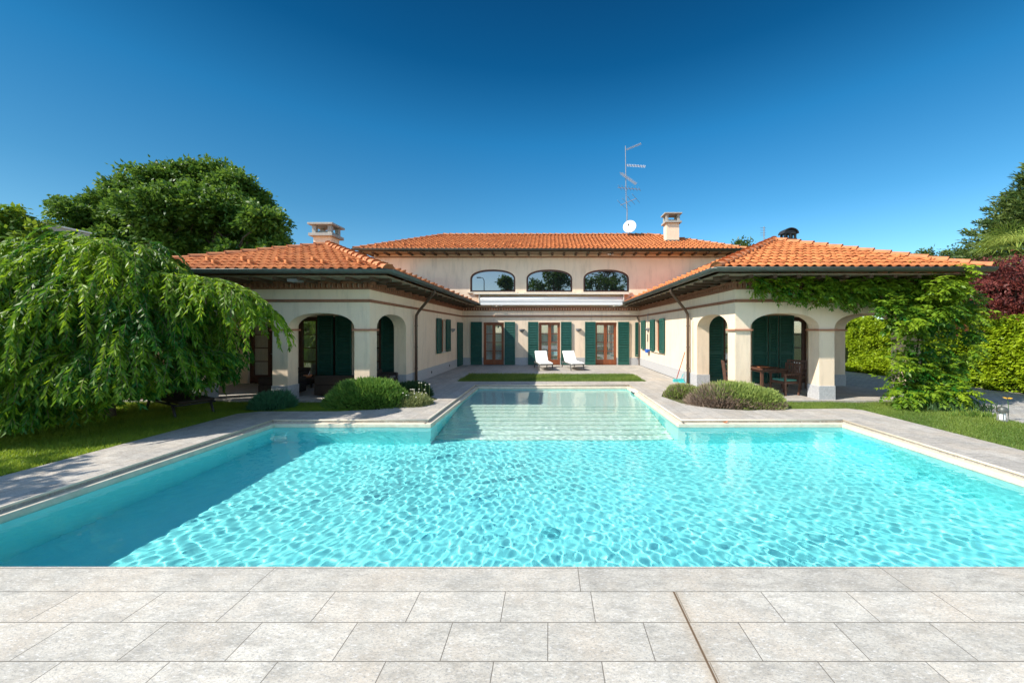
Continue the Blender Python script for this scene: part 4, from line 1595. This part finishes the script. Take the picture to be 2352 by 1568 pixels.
# far trees right
for x, y, r_, lb in ((2132, 582, 1.5, 'distant olive treetop rising just past the end of the right roof'), (2188, 580, 1.3, 'distant slim treetop between the right roof and the dark conifer')):
    c0 = at(x, y, 44)
    cl = [(c0[0] + dx_, 44, c0[2] + dz_, rr_) for dx_, dz_, rr_ in ((0, 0, .8), (-.9, -.5, .8), (.9, -.4, .8), (0, -1.5, 1.5), (-1.3, -2, 1.2), (1.4, -2, 1.2), (0, -4, 2.2))]
    broadleaf('far_tree', lb, (c0[0], 44, -.1), cl, 5000, .34, .14, M['leaf_conifer'], .25, fork=6, group='distant trees past the right roof')

# weeping tree
wt = thing('weeping_tree', 'drooping bright green weeping tree hanging over the left lawn', 'tree', (-8.9, 7.4, -.05))
tk = MB()
tb0 = Vector((-8.9, 7.4, -.05))
top = Vector((-8.7, 7.1, 2.5))
limbs(tk, tb0, top, .10, .08, 6, .05)
tw = MB()
P_, D_, T_ = [], [], []
def strand(p, out, L, tint, ll=.115):
    n_ = int(L / .019)
    p = np.array(p, float)
    d = unit(np.array([[out[0], out[1], .15]]))[0]
    pts = [Vector(p)]
    side = np.cross(d, [0, 0, 1.0])
    wobx = rng.normal() * .15
    for i in range(n_):
        d = d + np.array([0, 0, -.06]) + side * wobx * .05
        d = d / np.linalg.norm(d)
        p = p + d * .019
        if i % 8 == 0:
            pts.append(Vector(p))
        s_ = 1 if i % 2 else -1
        ld = d * .8 + side * s_ * .55 + np.array([0, 0, -.35]) + rng.normal(size=3) * .22
        P_.append(p.copy()); D_.append(ld); T_.append(tint + rng.normal() * .16)
    if len(pts) > 2:
        tw.tube(pts, .003, 3, cap=False)
W0 = Vector((-8.65, 7.0, 0))
for k in range(46):                       # arching boughs
    az = 2 * math.pi * (k * .618 % 1)
    reach = random.uniform(1.4, 2.9) * (.62 if math.cos(az) > 0 else 1)
    o = Vector((math.cos(az), math.sin(az) * .6, 0))
    pts = []
    for i in range(10):
        u = i / 9
        rr_ = reach * u ** .9
        hz = .6 + 2.6 * math.sqrt(max(0, 1 - (rr_ / 3.3) ** 2)) - .42
        pts.append(Vector((W0.x, W0.y, 0)) + o * rr_ + Vector((0, 0, min(hz, 2.3 + u * 1.2))))
    tk.tube(pts, [.045 * (1 - i / 10) + .006 for i in range(10)], 6, cap=False)
ncl = 440
for k in range(ncl):                      # tufts of hanging twigs on the dome and inside it
    cz = random.random() ** .75
    az = random.uniform(0, 2 * math.pi)
    if random.random() < .5:
        az = random.uniform(math.pi * .95, 2 * math.pi * 1.02)
    rad = math.sqrt(1 - cz * cz) * random.uniform(.6, 1.1) if random.random() < .9 else random.uniform(.2, .6)
    ox, oy = math.cos(az) * rad * (2.05 if math.cos(az) > 0 else 2.9), math.sin(az) * rad * 1.4
    p0 = W0 + Vector((ox, oy, (.45 if ox < .8 else .85) + (3.05 if ox < .8 else 2.6) * cz ** .9 * random.uniform(.84, 1.02)))
    if k >= 440:
        az = random.uniform(math.pi * 1.5, math.pi * 2.0)
        cz = .2
        ox, oy = random.uniform(.4, 2.0), random.uniform(-.6, .9)
        p0 = W0 + Vector((ox, oy, random.uniform(.9, 1.5)))
    elif k >= 330:                           # the low skirt on the pool side
        az = random.uniform(math.pi * 1.0, math.pi * 1.72)
        cz = .2
        ox, oy = math.cos(az) * random.uniform(2.0, 3.1), math.sin(az) * random.uniform(.9, 1.4)
        p0 = W0 + Vector((ox, oy, random.uniform(.55, 1.5)))
    tint = random.uniform(-.05, .5) + .35 * (cz > .55) * random.random() + .25 * (p0.x < -8.6) * random.random()  # upper and left tufts tinted yellower, sunlight painted into the leaf colour
    low = .14 if p0.x < -7.6 else (.55 if p0.x < -6.8 else .95)
    az2 = math.atan2(math.sin(az) * .8, math.cos(az)) + random.gauss(0, .45)
    for j in range(15):
        q_ = p0 + Vector((random.gauss(0, .11), random.gauss(0, .09), random.gauss(0, .07)))
        a2 = az2 + random.gauss(0, .3)
        Ls = random.uniform(.45, 1.1)
        Ls = min(Ls, max(.3, (q_.z - low) * 1.12))
        strand(q_, (math.cos(a2), math.sin(a2)), Ls, tint + random.uniform(-.12, .12))
# the long arm reaching right over the porch pier
for (pth, r_) in (((( -7.2, 6.6, 2.75), (-6.6, 6.7, 2.72), (-6.1, 6.8, 2.66), (-5.75, 6.85, 2.52), (-5.45, 6.9, 2.25), (-5.25, 6.95, 1.95)), .03),
                  (((-6.3, 6.75, 2.68), (-6.0, 6.6, 2.5), (-5.85, 6.5, 2.2)), .015), (((-6.9, 6.7, 2.7), (-6.5, 7.1, 2.6), (-6.1, 7.4, 2.3), (-5.9, 7.5, 1.9)), .02)):
    pv = [Vector(p) + Vector((-.35, .1, .04)) for p in pth]
    tw.tube(pv, [r_ * (1 - .12 * i) for i in range(len(pv))], 7, cap=False)
    for i in range(len(pv) - 1):
        for s_ in range(17):
            q_ = pv[i].lerp(pv[i + 1], random.random())
            a2 = random.uniform(-1.2, 1.0)
            strand(q_, (math.cos(a2) * .25, math.sin(a2) * .3), random.uniform(.35, 1.0 if i < 2 else 1.15), random.uniform(.3, .85))
tk.build('trunk', M['bark'], wt, smooth=True)
tw.build('twigs', M['palebark'], wt)
P_ = np.array(P_); D_ = np.array(D_); T_ = np.array(T_)
print('weeping leaves', len(P_))
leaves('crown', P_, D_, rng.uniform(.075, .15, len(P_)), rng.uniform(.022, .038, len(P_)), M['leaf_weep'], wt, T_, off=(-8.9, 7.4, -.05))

# hedges
def hedge(name, label, x0, x1, y0, y1, h, n_, m, face, L=.085, W=.055, lump=.10):
    t_ = thing(name, label, 'hedge', ((x0 + x1) / 2, (y0 + y1) / 2, -.04))
    c = MB()
    c.box(x0 + .16, x1 - .16, y0 + .16, y1 - .16, .0, h - .16)
    c.build('stems', M['core'], t_)  # solid dark backing that paints the shade between the leaves
    A = dict(w=(y1 - y0) * h, s=(x1 - x0) * h, t=(x1 - x0) * (y1 - y0))
    tot = sum(A[k] for k in face)
    Ps, Ns = [], []
    for k in face:
        q_ = int(n_ * A[k] / tot)
        a = rng.random(q_); b_ = rng.random(q_)
        if k == 'w':
            P = np.stack([np.full(q_, x0), y0 + a * (y1 - y0), b_ * h], 1); N = np.tile([-1., 0, 0], (q_, 1))
        elif k == 's':
            P = np.stack([x0 + a * (x1 - x0), np.full(q_, y0), b_ * h], 1); N = np.tile([0, -1., 0], (q_, 1))
        else:
            P = np.stack([x0 + a * (x1 - x0), y0 + b_ * (y1 - y0), np.full(q_, h)], 1); N = np.tile([0, 0, 1.], (q_, 1))
        Ps.append(P); Ns.append(N)
    P = np.concatenate(Ps); N = np.concatenate(Ns)
    nz = smooth_noise(P, 2.5, 3) * lump + smooth_noise(P, 9, 5) * lump * .7
    dep = rng.random(len(P)) ** 1.5  # deeper leaves take a darker tint, shade painted into the gaps
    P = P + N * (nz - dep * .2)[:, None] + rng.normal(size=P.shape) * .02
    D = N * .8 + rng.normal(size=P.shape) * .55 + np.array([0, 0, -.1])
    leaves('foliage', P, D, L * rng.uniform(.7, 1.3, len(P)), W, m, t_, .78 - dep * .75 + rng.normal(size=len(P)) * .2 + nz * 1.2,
           nrm=N * .6 + np.array([0, 0, .9]), off=tuple(t_.location))
    return t_
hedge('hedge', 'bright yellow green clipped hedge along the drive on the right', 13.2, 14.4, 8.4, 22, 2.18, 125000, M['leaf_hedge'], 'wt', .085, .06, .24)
hedge('hedge', 'dark hedge in shade behind the weeping tree', -24, -11.0, 9.6, 10.6, 2.4, 34000, M['leaf_tree'], 'st', .11, .07)

# red maple
t_ = thing('maple_tree', 'dark red maple spreading above the bright hedge', 'tree', (15.6, 12.3, -.1))
tb_ = MB()
P_, D_, T_ = [], [], []
limbs(tb_, (15.6, 12.3, -.1), (15.6, 12.3, 1.6), .12, .1, 4, .04)
for k in range(110):
    az = random.uniform(0, 6.28)
    rr_ = random.uniform(.2, 2.4)
    zc = random.uniform(2.0, 4.1) - .22 * max(0, rr_ - .9)
    c = Vector((15.0 + rr_ * math.cos(az), 12.3 + rr_ * math.sin(az), zc))
    if k < 40:
        limbs(tb_, (15.6, 12.3, 1.6), c, .035, .006, 4, .1)
    n_ = 230
    q_ = rng.normal(size=(n_, 3)) * np.array([.34, .34, .09]) + np.array(c)
    q_[:, 2] -= .35 * ((q_[:, 0] - c.x) ** 2 + (q_[:, 1] - c.y) ** 2)
    P_.append(q_); D_.append(rng.normal(size=(n_, 3)) * .5 + np.array([math.cos(az), math.sin(az), -.5])); T_.append(rng.random(n_) * .6 + random.random() * .4)
tb_.build('trunk', M['bark'], t_, smooth=True)
P_ = np.concatenate(P_)
leaves('crown', P_, np.concatenate(D_), .11, .045, M['leaf_maple'], t_, np.concatenate(T_), off=(15.6, 12.3, -.1))

# palm
t_ = thing('palm_tree', 'fan palm with yellow green leaves above the red maple', 'palm', (17.6, 14, -.1))
tb_ = MB()
limbs(tb_, (17.6, 14, -.1), (17.5, 13.8, 4.6), .17, .15, 6, .02)
tb_.build('trunk', M['bark'], t_, smooth=True)
V_, F_, T_ = [], [], []
for k in range(30):
    az = random.uniform(0, 6.28)
    el = random.uniform(-.5, 1.3)
    d = Vector((math.cos(az) * math.cos(el), math.sin(az) * math.cos(el), math.sin(el)))
    o_ = Vector((17.4, 13.6, 4.75))
    hub = o_ + d * random.uniform(.5, .8)
    s_ = d.cross(Vector((0, 0, 1))).normalized()
    tn = random.random()
    b_ = len(V_)
    V_ += [o_ - s_ * .01, o_ + s_ * .01, hub + s_ * .01, hub - s_ * .01]
    F_.append((b_, b_ + 1, b_ + 2, b_ + 3)); T_.append(tn)
    for j in range(15):
        a = (j / 14 - .5) * 3.4
        dd_ = (d * math.cos(a) + s_ * math.sin(a)).normalized()
        wv = dd_.cross(d.cross(s_)).normalized() * .02
        mid = hub + dd_ * .5
        tip = hub + dd_ * random.uniform(.8, 1.0) + Vector((0, 0, -.22 - .1 * random.random()))
        b_ = len(V_)
        V_ += [hub, mid + wv, tip, mid - wv]
        F_.append((b_, b_ + 1, b_ + 2, b_ + 3)); T_.append(tn * .6 + random.random() * .4)
npmesh('fronds', np.array([tuple(v) for v in V_]), np.array(F_), M['leaf_palm'], t_, np.array(T_), off=(17.6, 14, -.1))

# conifer at right edge
t_ = thing('conifer_tree', 'tall dark green conifer at the right edge', 'tree', (26.2, 18, -.1))
tb_ = MB()
limbs(tb_, (26.2, 18, -.1), (26.2, 18, 12), .3, .04, 8, .05)
P_, D_, T_ = [], [], []
for k in range(1500):
    z_ = random.uniform(.5, 11.2)
    rmax = 5.0 * (1 - (z_ / 11.5) ** 1.7) ** .8 + .2
    az = random.uniform(0, 6.28)
    rr_ = rmax * random.uniform(.65, 1.08)
    c = np.array([26.2 + rr_ * math.cos(az), 18 + rr_ * math.sin(az), z_ + .2 * rr_ * .3])
    n_ = 75
    ud = np.array([math.cos(az), math.sin(az), .35])
    u = rng.random(n_)
    q_ = c - ud * .8 + np.outer(u, ud) * 1.1 + rng.normal(size=(n_, 3)) * np.array([.2, .2, .13]) * (1.3 - u)[:, None]
    P_.append(q_); D_.append(ud + rng.normal(size=(n_, 3)) * .6 + np.array([0, 0, .2])); T_.append(rng.random(n_) * .35 + random.random() ** 1.5 * .65)
tb_.build('trunk', M['bark'], t_, smooth=True)
P_ = np.concatenate(P_)
leaves('crown', P_, np.concatenate(D_), .24, .07, M['leaf_conifer'], t_, np.concatenate(T_), off=(26.2, 18, -.1))

# wisteria on the right wing
t_ = thing('climbing_vine', 'leafy green climber draped along the right wing eave and corner pier', 'climbing plant', (9.3, 8.9, -.03))
stems = MB()
P_, D_, T_, N_ = [], [], [], []
def frond(p, d, L, tint, ll=.085):
    """compound leaf: paired leaflets along a drooping stalk"""
    p = np.array(p, float)
    d = unit(np.array([d], float))[0]
    n_ = 6
    for i in range(n_):
        d = unit((d + np.array([0, 0, -.16]))[None])[0]
        p = p + d * L / n_
        s_ = unit(np.cross(d, [0, 0, 1.])[None])[0]
        for sg in (-1, 1):
            P_.append(p.copy()); D_.append(s_ * sg + d * .45 + np.array([0, 0, -.35]) + rng.normal(size=3) * .15)
            T_.append(tint + rng.normal() * .1)
    P_.append(p.copy()); D_.append(d); T_.append(tint)
def vine_blob(c, r, n_, tint=.35):
    for k in range(int(n_ * 1.5)):
        v = rng.normal(size=3)
        v /= np.linalg.norm(v)
        v[1] = -abs(v[1])
        p = np.array(c) + v * np.array(r) * random.uniform(.55, 1.0)
        lit = .25 * (v[2] > .3) + .12 * (-v[0])  # upper and left-facing leaves tinted lighter, sunlight painted into their colour
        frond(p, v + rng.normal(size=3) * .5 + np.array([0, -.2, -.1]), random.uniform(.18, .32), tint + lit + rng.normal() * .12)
def px(x, y, d):
    return at(x, y, d)
# garland beneath the eave
for x, y, rx, rz_, n_ in ((1725, 645, .16, .10, 16), (1755, 650, .2, .14, 26), (1790, 655, .22, .18, 34), (1830, 660, .25, .22, 44), (1870, 665, .25, .22, 46), (1910, 668, .25, .22, 46), (1950, 670, .28, .24, 50),
                         (1995, 665, .28, .26, 52), (2040, 670, .3, .3, 60), (2085, 680, .32, .35, 70), (2130, 670, .34, .36, 76), (2170, 650, .3, .3, 54), (1880, 640, .3, .16, 26), (1980, 640, .35, .16, 30), (2080, 645, .35, .2, 34)):
    vine_blob(px(x, y, 8.95), (rx, .2, rz_), n_)
# mass round the corner pier
for x, y, rx, rz_, n_, d_ in ((2020, 705, .16, .14, 22, 8.7), (2060, 725, .28, .24, 46, 8.7), (2110, 725, .36, .34, 70, 8.7), (2155, 720, .36, .36, 60, 8.8), (2200, 690, .22, .26, 26, 8.9), (2205, 760, .2, .2, 16, 8.9),
                             (2095, 790, .26, .3, 20, 8.8), (2060, 790, .16, .22, 16, 8.8), (2140, 800, .28, .32, 24, 8.8), (2090, 850, .30, .3, 36, 8.75), (2140, 860, .36, .3, 60, 8.75), (2060, 850, .2, .24, 20, 8.8), (2075, 895, .28, .2, 36, 8.7), (2120, 900, .36, .2, 46, 8.6),
                             (2165, 880, .24, .2, 26, 8.5), (2190, 895, .14, .14, 12, 8.4), (2045, 885, .16, .16, 12, 8.8), (2180, 830, .2, .24, 18, 8.8)):
    vine_blob(px(x, y, d_), (rx, .28, rz_), n_, .14)
for x, y, rx, rz_, n_, d_, tn in ((2150, 655, .28, .2, 34, 8.55, .5), (2185, 670, .28, .24, 30, 8.6, .52), (2140, 700, .3, .22, 16, 8.45, .45), (2215, 720, .2, .2, 18, 8.7, .55), (2080, 740, .3, .14, 20, 8.4, .5),
                                 (2195, 625, .12, .14, 12, 8.5, .7), (2225, 690, .12, .12, 8, 8.8, .5), (2070, 905, .30, .14, 16, 8.35, .35), (2150, 905, .30, .12, 14, 8.3, .35), (2200, 905, .16, .12, 10, 8.2, .7), (2050, 830, .12, .1, 8, 8.5, .7), (2210, 800, .16, .2, 12, 8.7, .45)):
    vine_blob(px(x, y, d_), (rx, .26, rz_), n_, tn)  # lighter tint paints these outer leaves as sunlit
for a_, b_ in (((9.05, 8.95, 0), (9.1, 8.85, 2.6)), ((8.75, 8.9, 0), (9.0, 8.8, 2.5)), ((9.1, 8.85, 2.5), (5.2, 9.0, 2.95)), ((9.2, 8.7, .3), (9.75, 8.2, -.0)), ((9.1, 8.8, 2.2), (10.0, 8.9, 2.5))):
    limbs(stems, a_, b_, .03, .012, 6, .06)
stems.build('stem', M['bark'], t_, smooth=True)
P_ = np.array(P_); D_ = np.array(D_); T_ = np.array(T_)
leaves('foliage', P_, D_, rng.uniform(.08, .135, len(P_)), rng.uniform(.036, .054, len(P_)), M['leaf_vine'], t_, T_, nrm=np.tile([0, -.3, 1.], (len(P_), 1)), off=(9.3, 8.9, -.03))
# dark weeds below the vine
# mound shrubs
def mound(name, label, c, r, n_, L, W, m, core='core', tilt=.9, second=None, group=None, cat='shrub'):
    t_ = thing(name, label, cat, (c[0], c[1], -.03), 0, group)
    cm = MB()
    pr = [(math.cos(a) * .86, math.sin(a) * .84) for a in np.linspace(0, math.pi / 2, 7)]
    cm.lathe(pr, 20)
    cm.v = [(x * r[0], y * r[1], z_ * r[2] + .0) for x, y, z_ in cm.v]
    cm.build('shrub_core', M[core], t_, world=False)
    v = rand_dirs(n_)
    v[:, 2] = np.abs(v[:, 2])
    lump = 1 + smooth_noise(v, 5, 7) * .10 + smooth_noise(v, 12, 8) * .06
    P = v * np.array(r) * (lump * rng.uniform(.82, 1.02, n_))[:, None]
    D = v * np.array([.8, .8, 1.0]) + rng.normal(size=(n_, 3)) * .32 + np.array([0, 0, tilt * .6])
    T = .45 + (lump - 1) * 2.0 + rng.normal(size=n_) * .2
    sel = np.zeros(n_, bool)
    if second:
        fn, m2 = second
        sel = fn(P, v) > rng.random(n_)
        leaves('dry_stalks', P[sel], D[sel], L * 1.1 * rng.uniform(.7, 1.3, sel.sum()), W * .8, m2, t_, T[sel])
    s = ~sel
    leaves('foliage', P[s], D[s], L * rng.uniform(.6, 1.35, s.sum()), W, m, t_, T[s])
    return t_
mound('mound_shrub', 'round bright green shrub beside the corner pier of the left wing', (-4.28, 8.55, 0), (.95, .42, .62), 15000, .10, .02, M['leaf_shrub'])
mound('mound_shrub', 'dark low shrub at the foot of the left downpipe', (-3.75, 9.85, 0), (.55, .5, .36), 6000, .09, .02, M['leaf_dark'])
ps = mound('mound_shrub', 'low pale flowering shrub at the left path corner', (-3.35, 8.75, 0), (.52, .42, .24), 6500, .07, .014, M['leaf_pale'])
mound('mound_shrub', 'small bluish green shrub below the left wing pier', (-6.35, 8.4, 0), (.42, .35, .3), 3500, .14, .022, M['leaf_blue'], tilt=1.4)
def dry(P, v):
    return np.clip(.35 - P[:, 0] * 1.3 - P[:, 2] * 1.0, 0, .75) + .45 * (P[:, 2] < .2)
mound('mound_shrub', 'wide rosemary bush with dry brown stalks beside the right paving', (4.32, 8.75, 0), (.98, .55, .50), 17000, .10, .016, M['leaf_rose'], 'browncore', second=(dry, M['leaf_dry']))
mound('mound_shrub', 'rosemary bush spreading toward the middle pier of the right wing', (4.95, 8.45, 0), (.45, .35, .40), 6500, .09, .016, M['leaf_rose'], 'browncore', second=(lambda P, v: .5 * (P[:, 2] < .15), M['leaf_dry']))
mound('mound_shrub', 'small grey green shrub at the foot of the right downpipe', (3.55, 9.75, 0), (.45, .42, .32), 5000, .08, .018, M['leaf_rose'], 'browncore', second=(lambda P, v: .3 + 0 * P[:, 2], M['leaf_dry']))
# white flower heads of the pale shrub
for k in range(34):
    fs = MB()
    hd = MB()
    x, y = -3.35 + random.uniform(-.45, .45), 8.75 + random.uniform(-.4, .3)
    h = random.uniform(.22, .34) if k > 3 else random.uniform(.4, .52)
    if k <= 3:
        x = -3.2 + k * .08; y = 9.0
    tx = x + random.uniform(-.04, .04)
    fs.tube([(x, y, .05), (tx, y, h)], .0035, 4)
    hd.lathe([(.0, -.012), (.014, -.006), (.016, .006), (0, .014)], 7, (tx, y, h))
    fo = fs.build('flower_stalk', M['leaf_pale'], ps)
    hd.build('flower_head', M['flower'], fo)
# low weeds under the vine
def tuft(label, c, n_, h, m, spread=.35):
    t_ = np.array(c) + np.concatenate([rng.normal(size=(n_, 2)) * spread * np.array([1, .35]), np.zeros((n_, 1))], 1)
    D = rng.normal(size=(n_, 3)) * .25 + np.array([0, 0, 1])
    o = leaves('weed_clump', t_ - np.array(c), D, h * rng.uniform(.5, 1.3, n_), .02, m)
    o.location = c
    tag(o, label, 'plant')
tuft('dark upright weeds at the foot of the climbing vine', (9.05, 8.1, -.02), 900, .2, M['leaf_dark'])
tuft('grassy clump on the lawn corner by the cobbled drive', (8.75, 7.55, -.02), 700, .12, M['grass'], .2)
# pebbles at left bed edge
pm = MB()
for k in range(260):
    a = random.uniform(0, 1)
    x, y = -3.75 + a * .75 + random.gauss(0, .05), 8.2 + a * .5 + random.gauss(0, .06)
    s_ = random.uniform(.012, .028)
    pm.lathe([(0, -s_ * .5), (s_, 0), (s_ * .7, s_ * .5), (0, s_ * .6)], 6, (x, y, .0))
tag(pm.build('gravel', M['pebble'], smooth=True), kind='stuff')
# soil of the beds
deck('left_bed_soil', [(-4.5, 9.04), (-3.7, 8.25), (-3.1, 8.78), (-2.87, 9.4), (-3.26, 9.86), (-4.49, 9.58)], M['ground'], z=-.01, th=.02)
deck('right_bed_soil', [(4.64, 9.03), (4.64, 8.2), (4.4, 8.08), (3.77, 8.27), (3.22, 8.87), (3.02, 9.8), (3.32, 10.57), (4.6, 10.97), (4.64, 10.9)], M['ground'], z=-.01, th=.02)

# grey building far left
gb = thing('grey_building', 'flat roofed grey building behind the young tree on the left', 'building', (-26, 17, -.1))
m_ = MB(); m_.box(-32, -21.5, 14.9, 17.1, -.1, 6.3); m_.build('wall', M['greybuild'], gb)
m_ = MB(); m_.box(-32.05, -21.45, 14.85, 17.15, 6.301, 6.36); m_.build('coping', M['white'], gb)

# what the arched windows reflect, behind the photographer: trees and a street lamp
for x, y, h, s_, lb in ((0.5, -24, 17.5, 1.2, 'tall tree standing behind the photographer, seen mirrored in the middle arched window'), (9.8, -25, 17, 1.45, 'spreading tree behind the photographer, seen mirrored in the right arched window'), (-7.6, -26, 11.6, .6, 'small tree mirrored beside the street lamp in the left arched window')):
    cl = []
    for k in range(22):
        zz_ = random.uniform(.35, 1) * h
        rr_ = (1.1 - zz_ / h) * 4.6 * s_ + .3
        a = random.uniform(0, 6.28)
        cl.append((x + rr_ * .7 * math.cos(a), y + rr_ * .7 * math.sin(a), zz_ - .9, random.uniform(.9, 1.7) * s_))
    broadleaf('garden_tree', lb, (x, y, -.1), cl, 9000, .45, .25, M['leaf_tree'], .3, fork=h * .3)
sl_ = thing('street_lamp', 'street lamp mirrored in the left arched window', 'street lamp', (-10.7, -22, 0))
m_ = MB(); m_.tube([(0, 0, 0), (0, 0, 10.0), (-.2, 0, 10.4), (-.6, 0, 10.5)], [.1, .06, .05, .04], 8); m_.build('pole', M['black'], sl_, world=False)
m_ = MB(); m_.box(-1.2, -.55, -.15, .15, 10.42, 10.56); m_.build('lamp_head', M['black'], sl_, world=False)
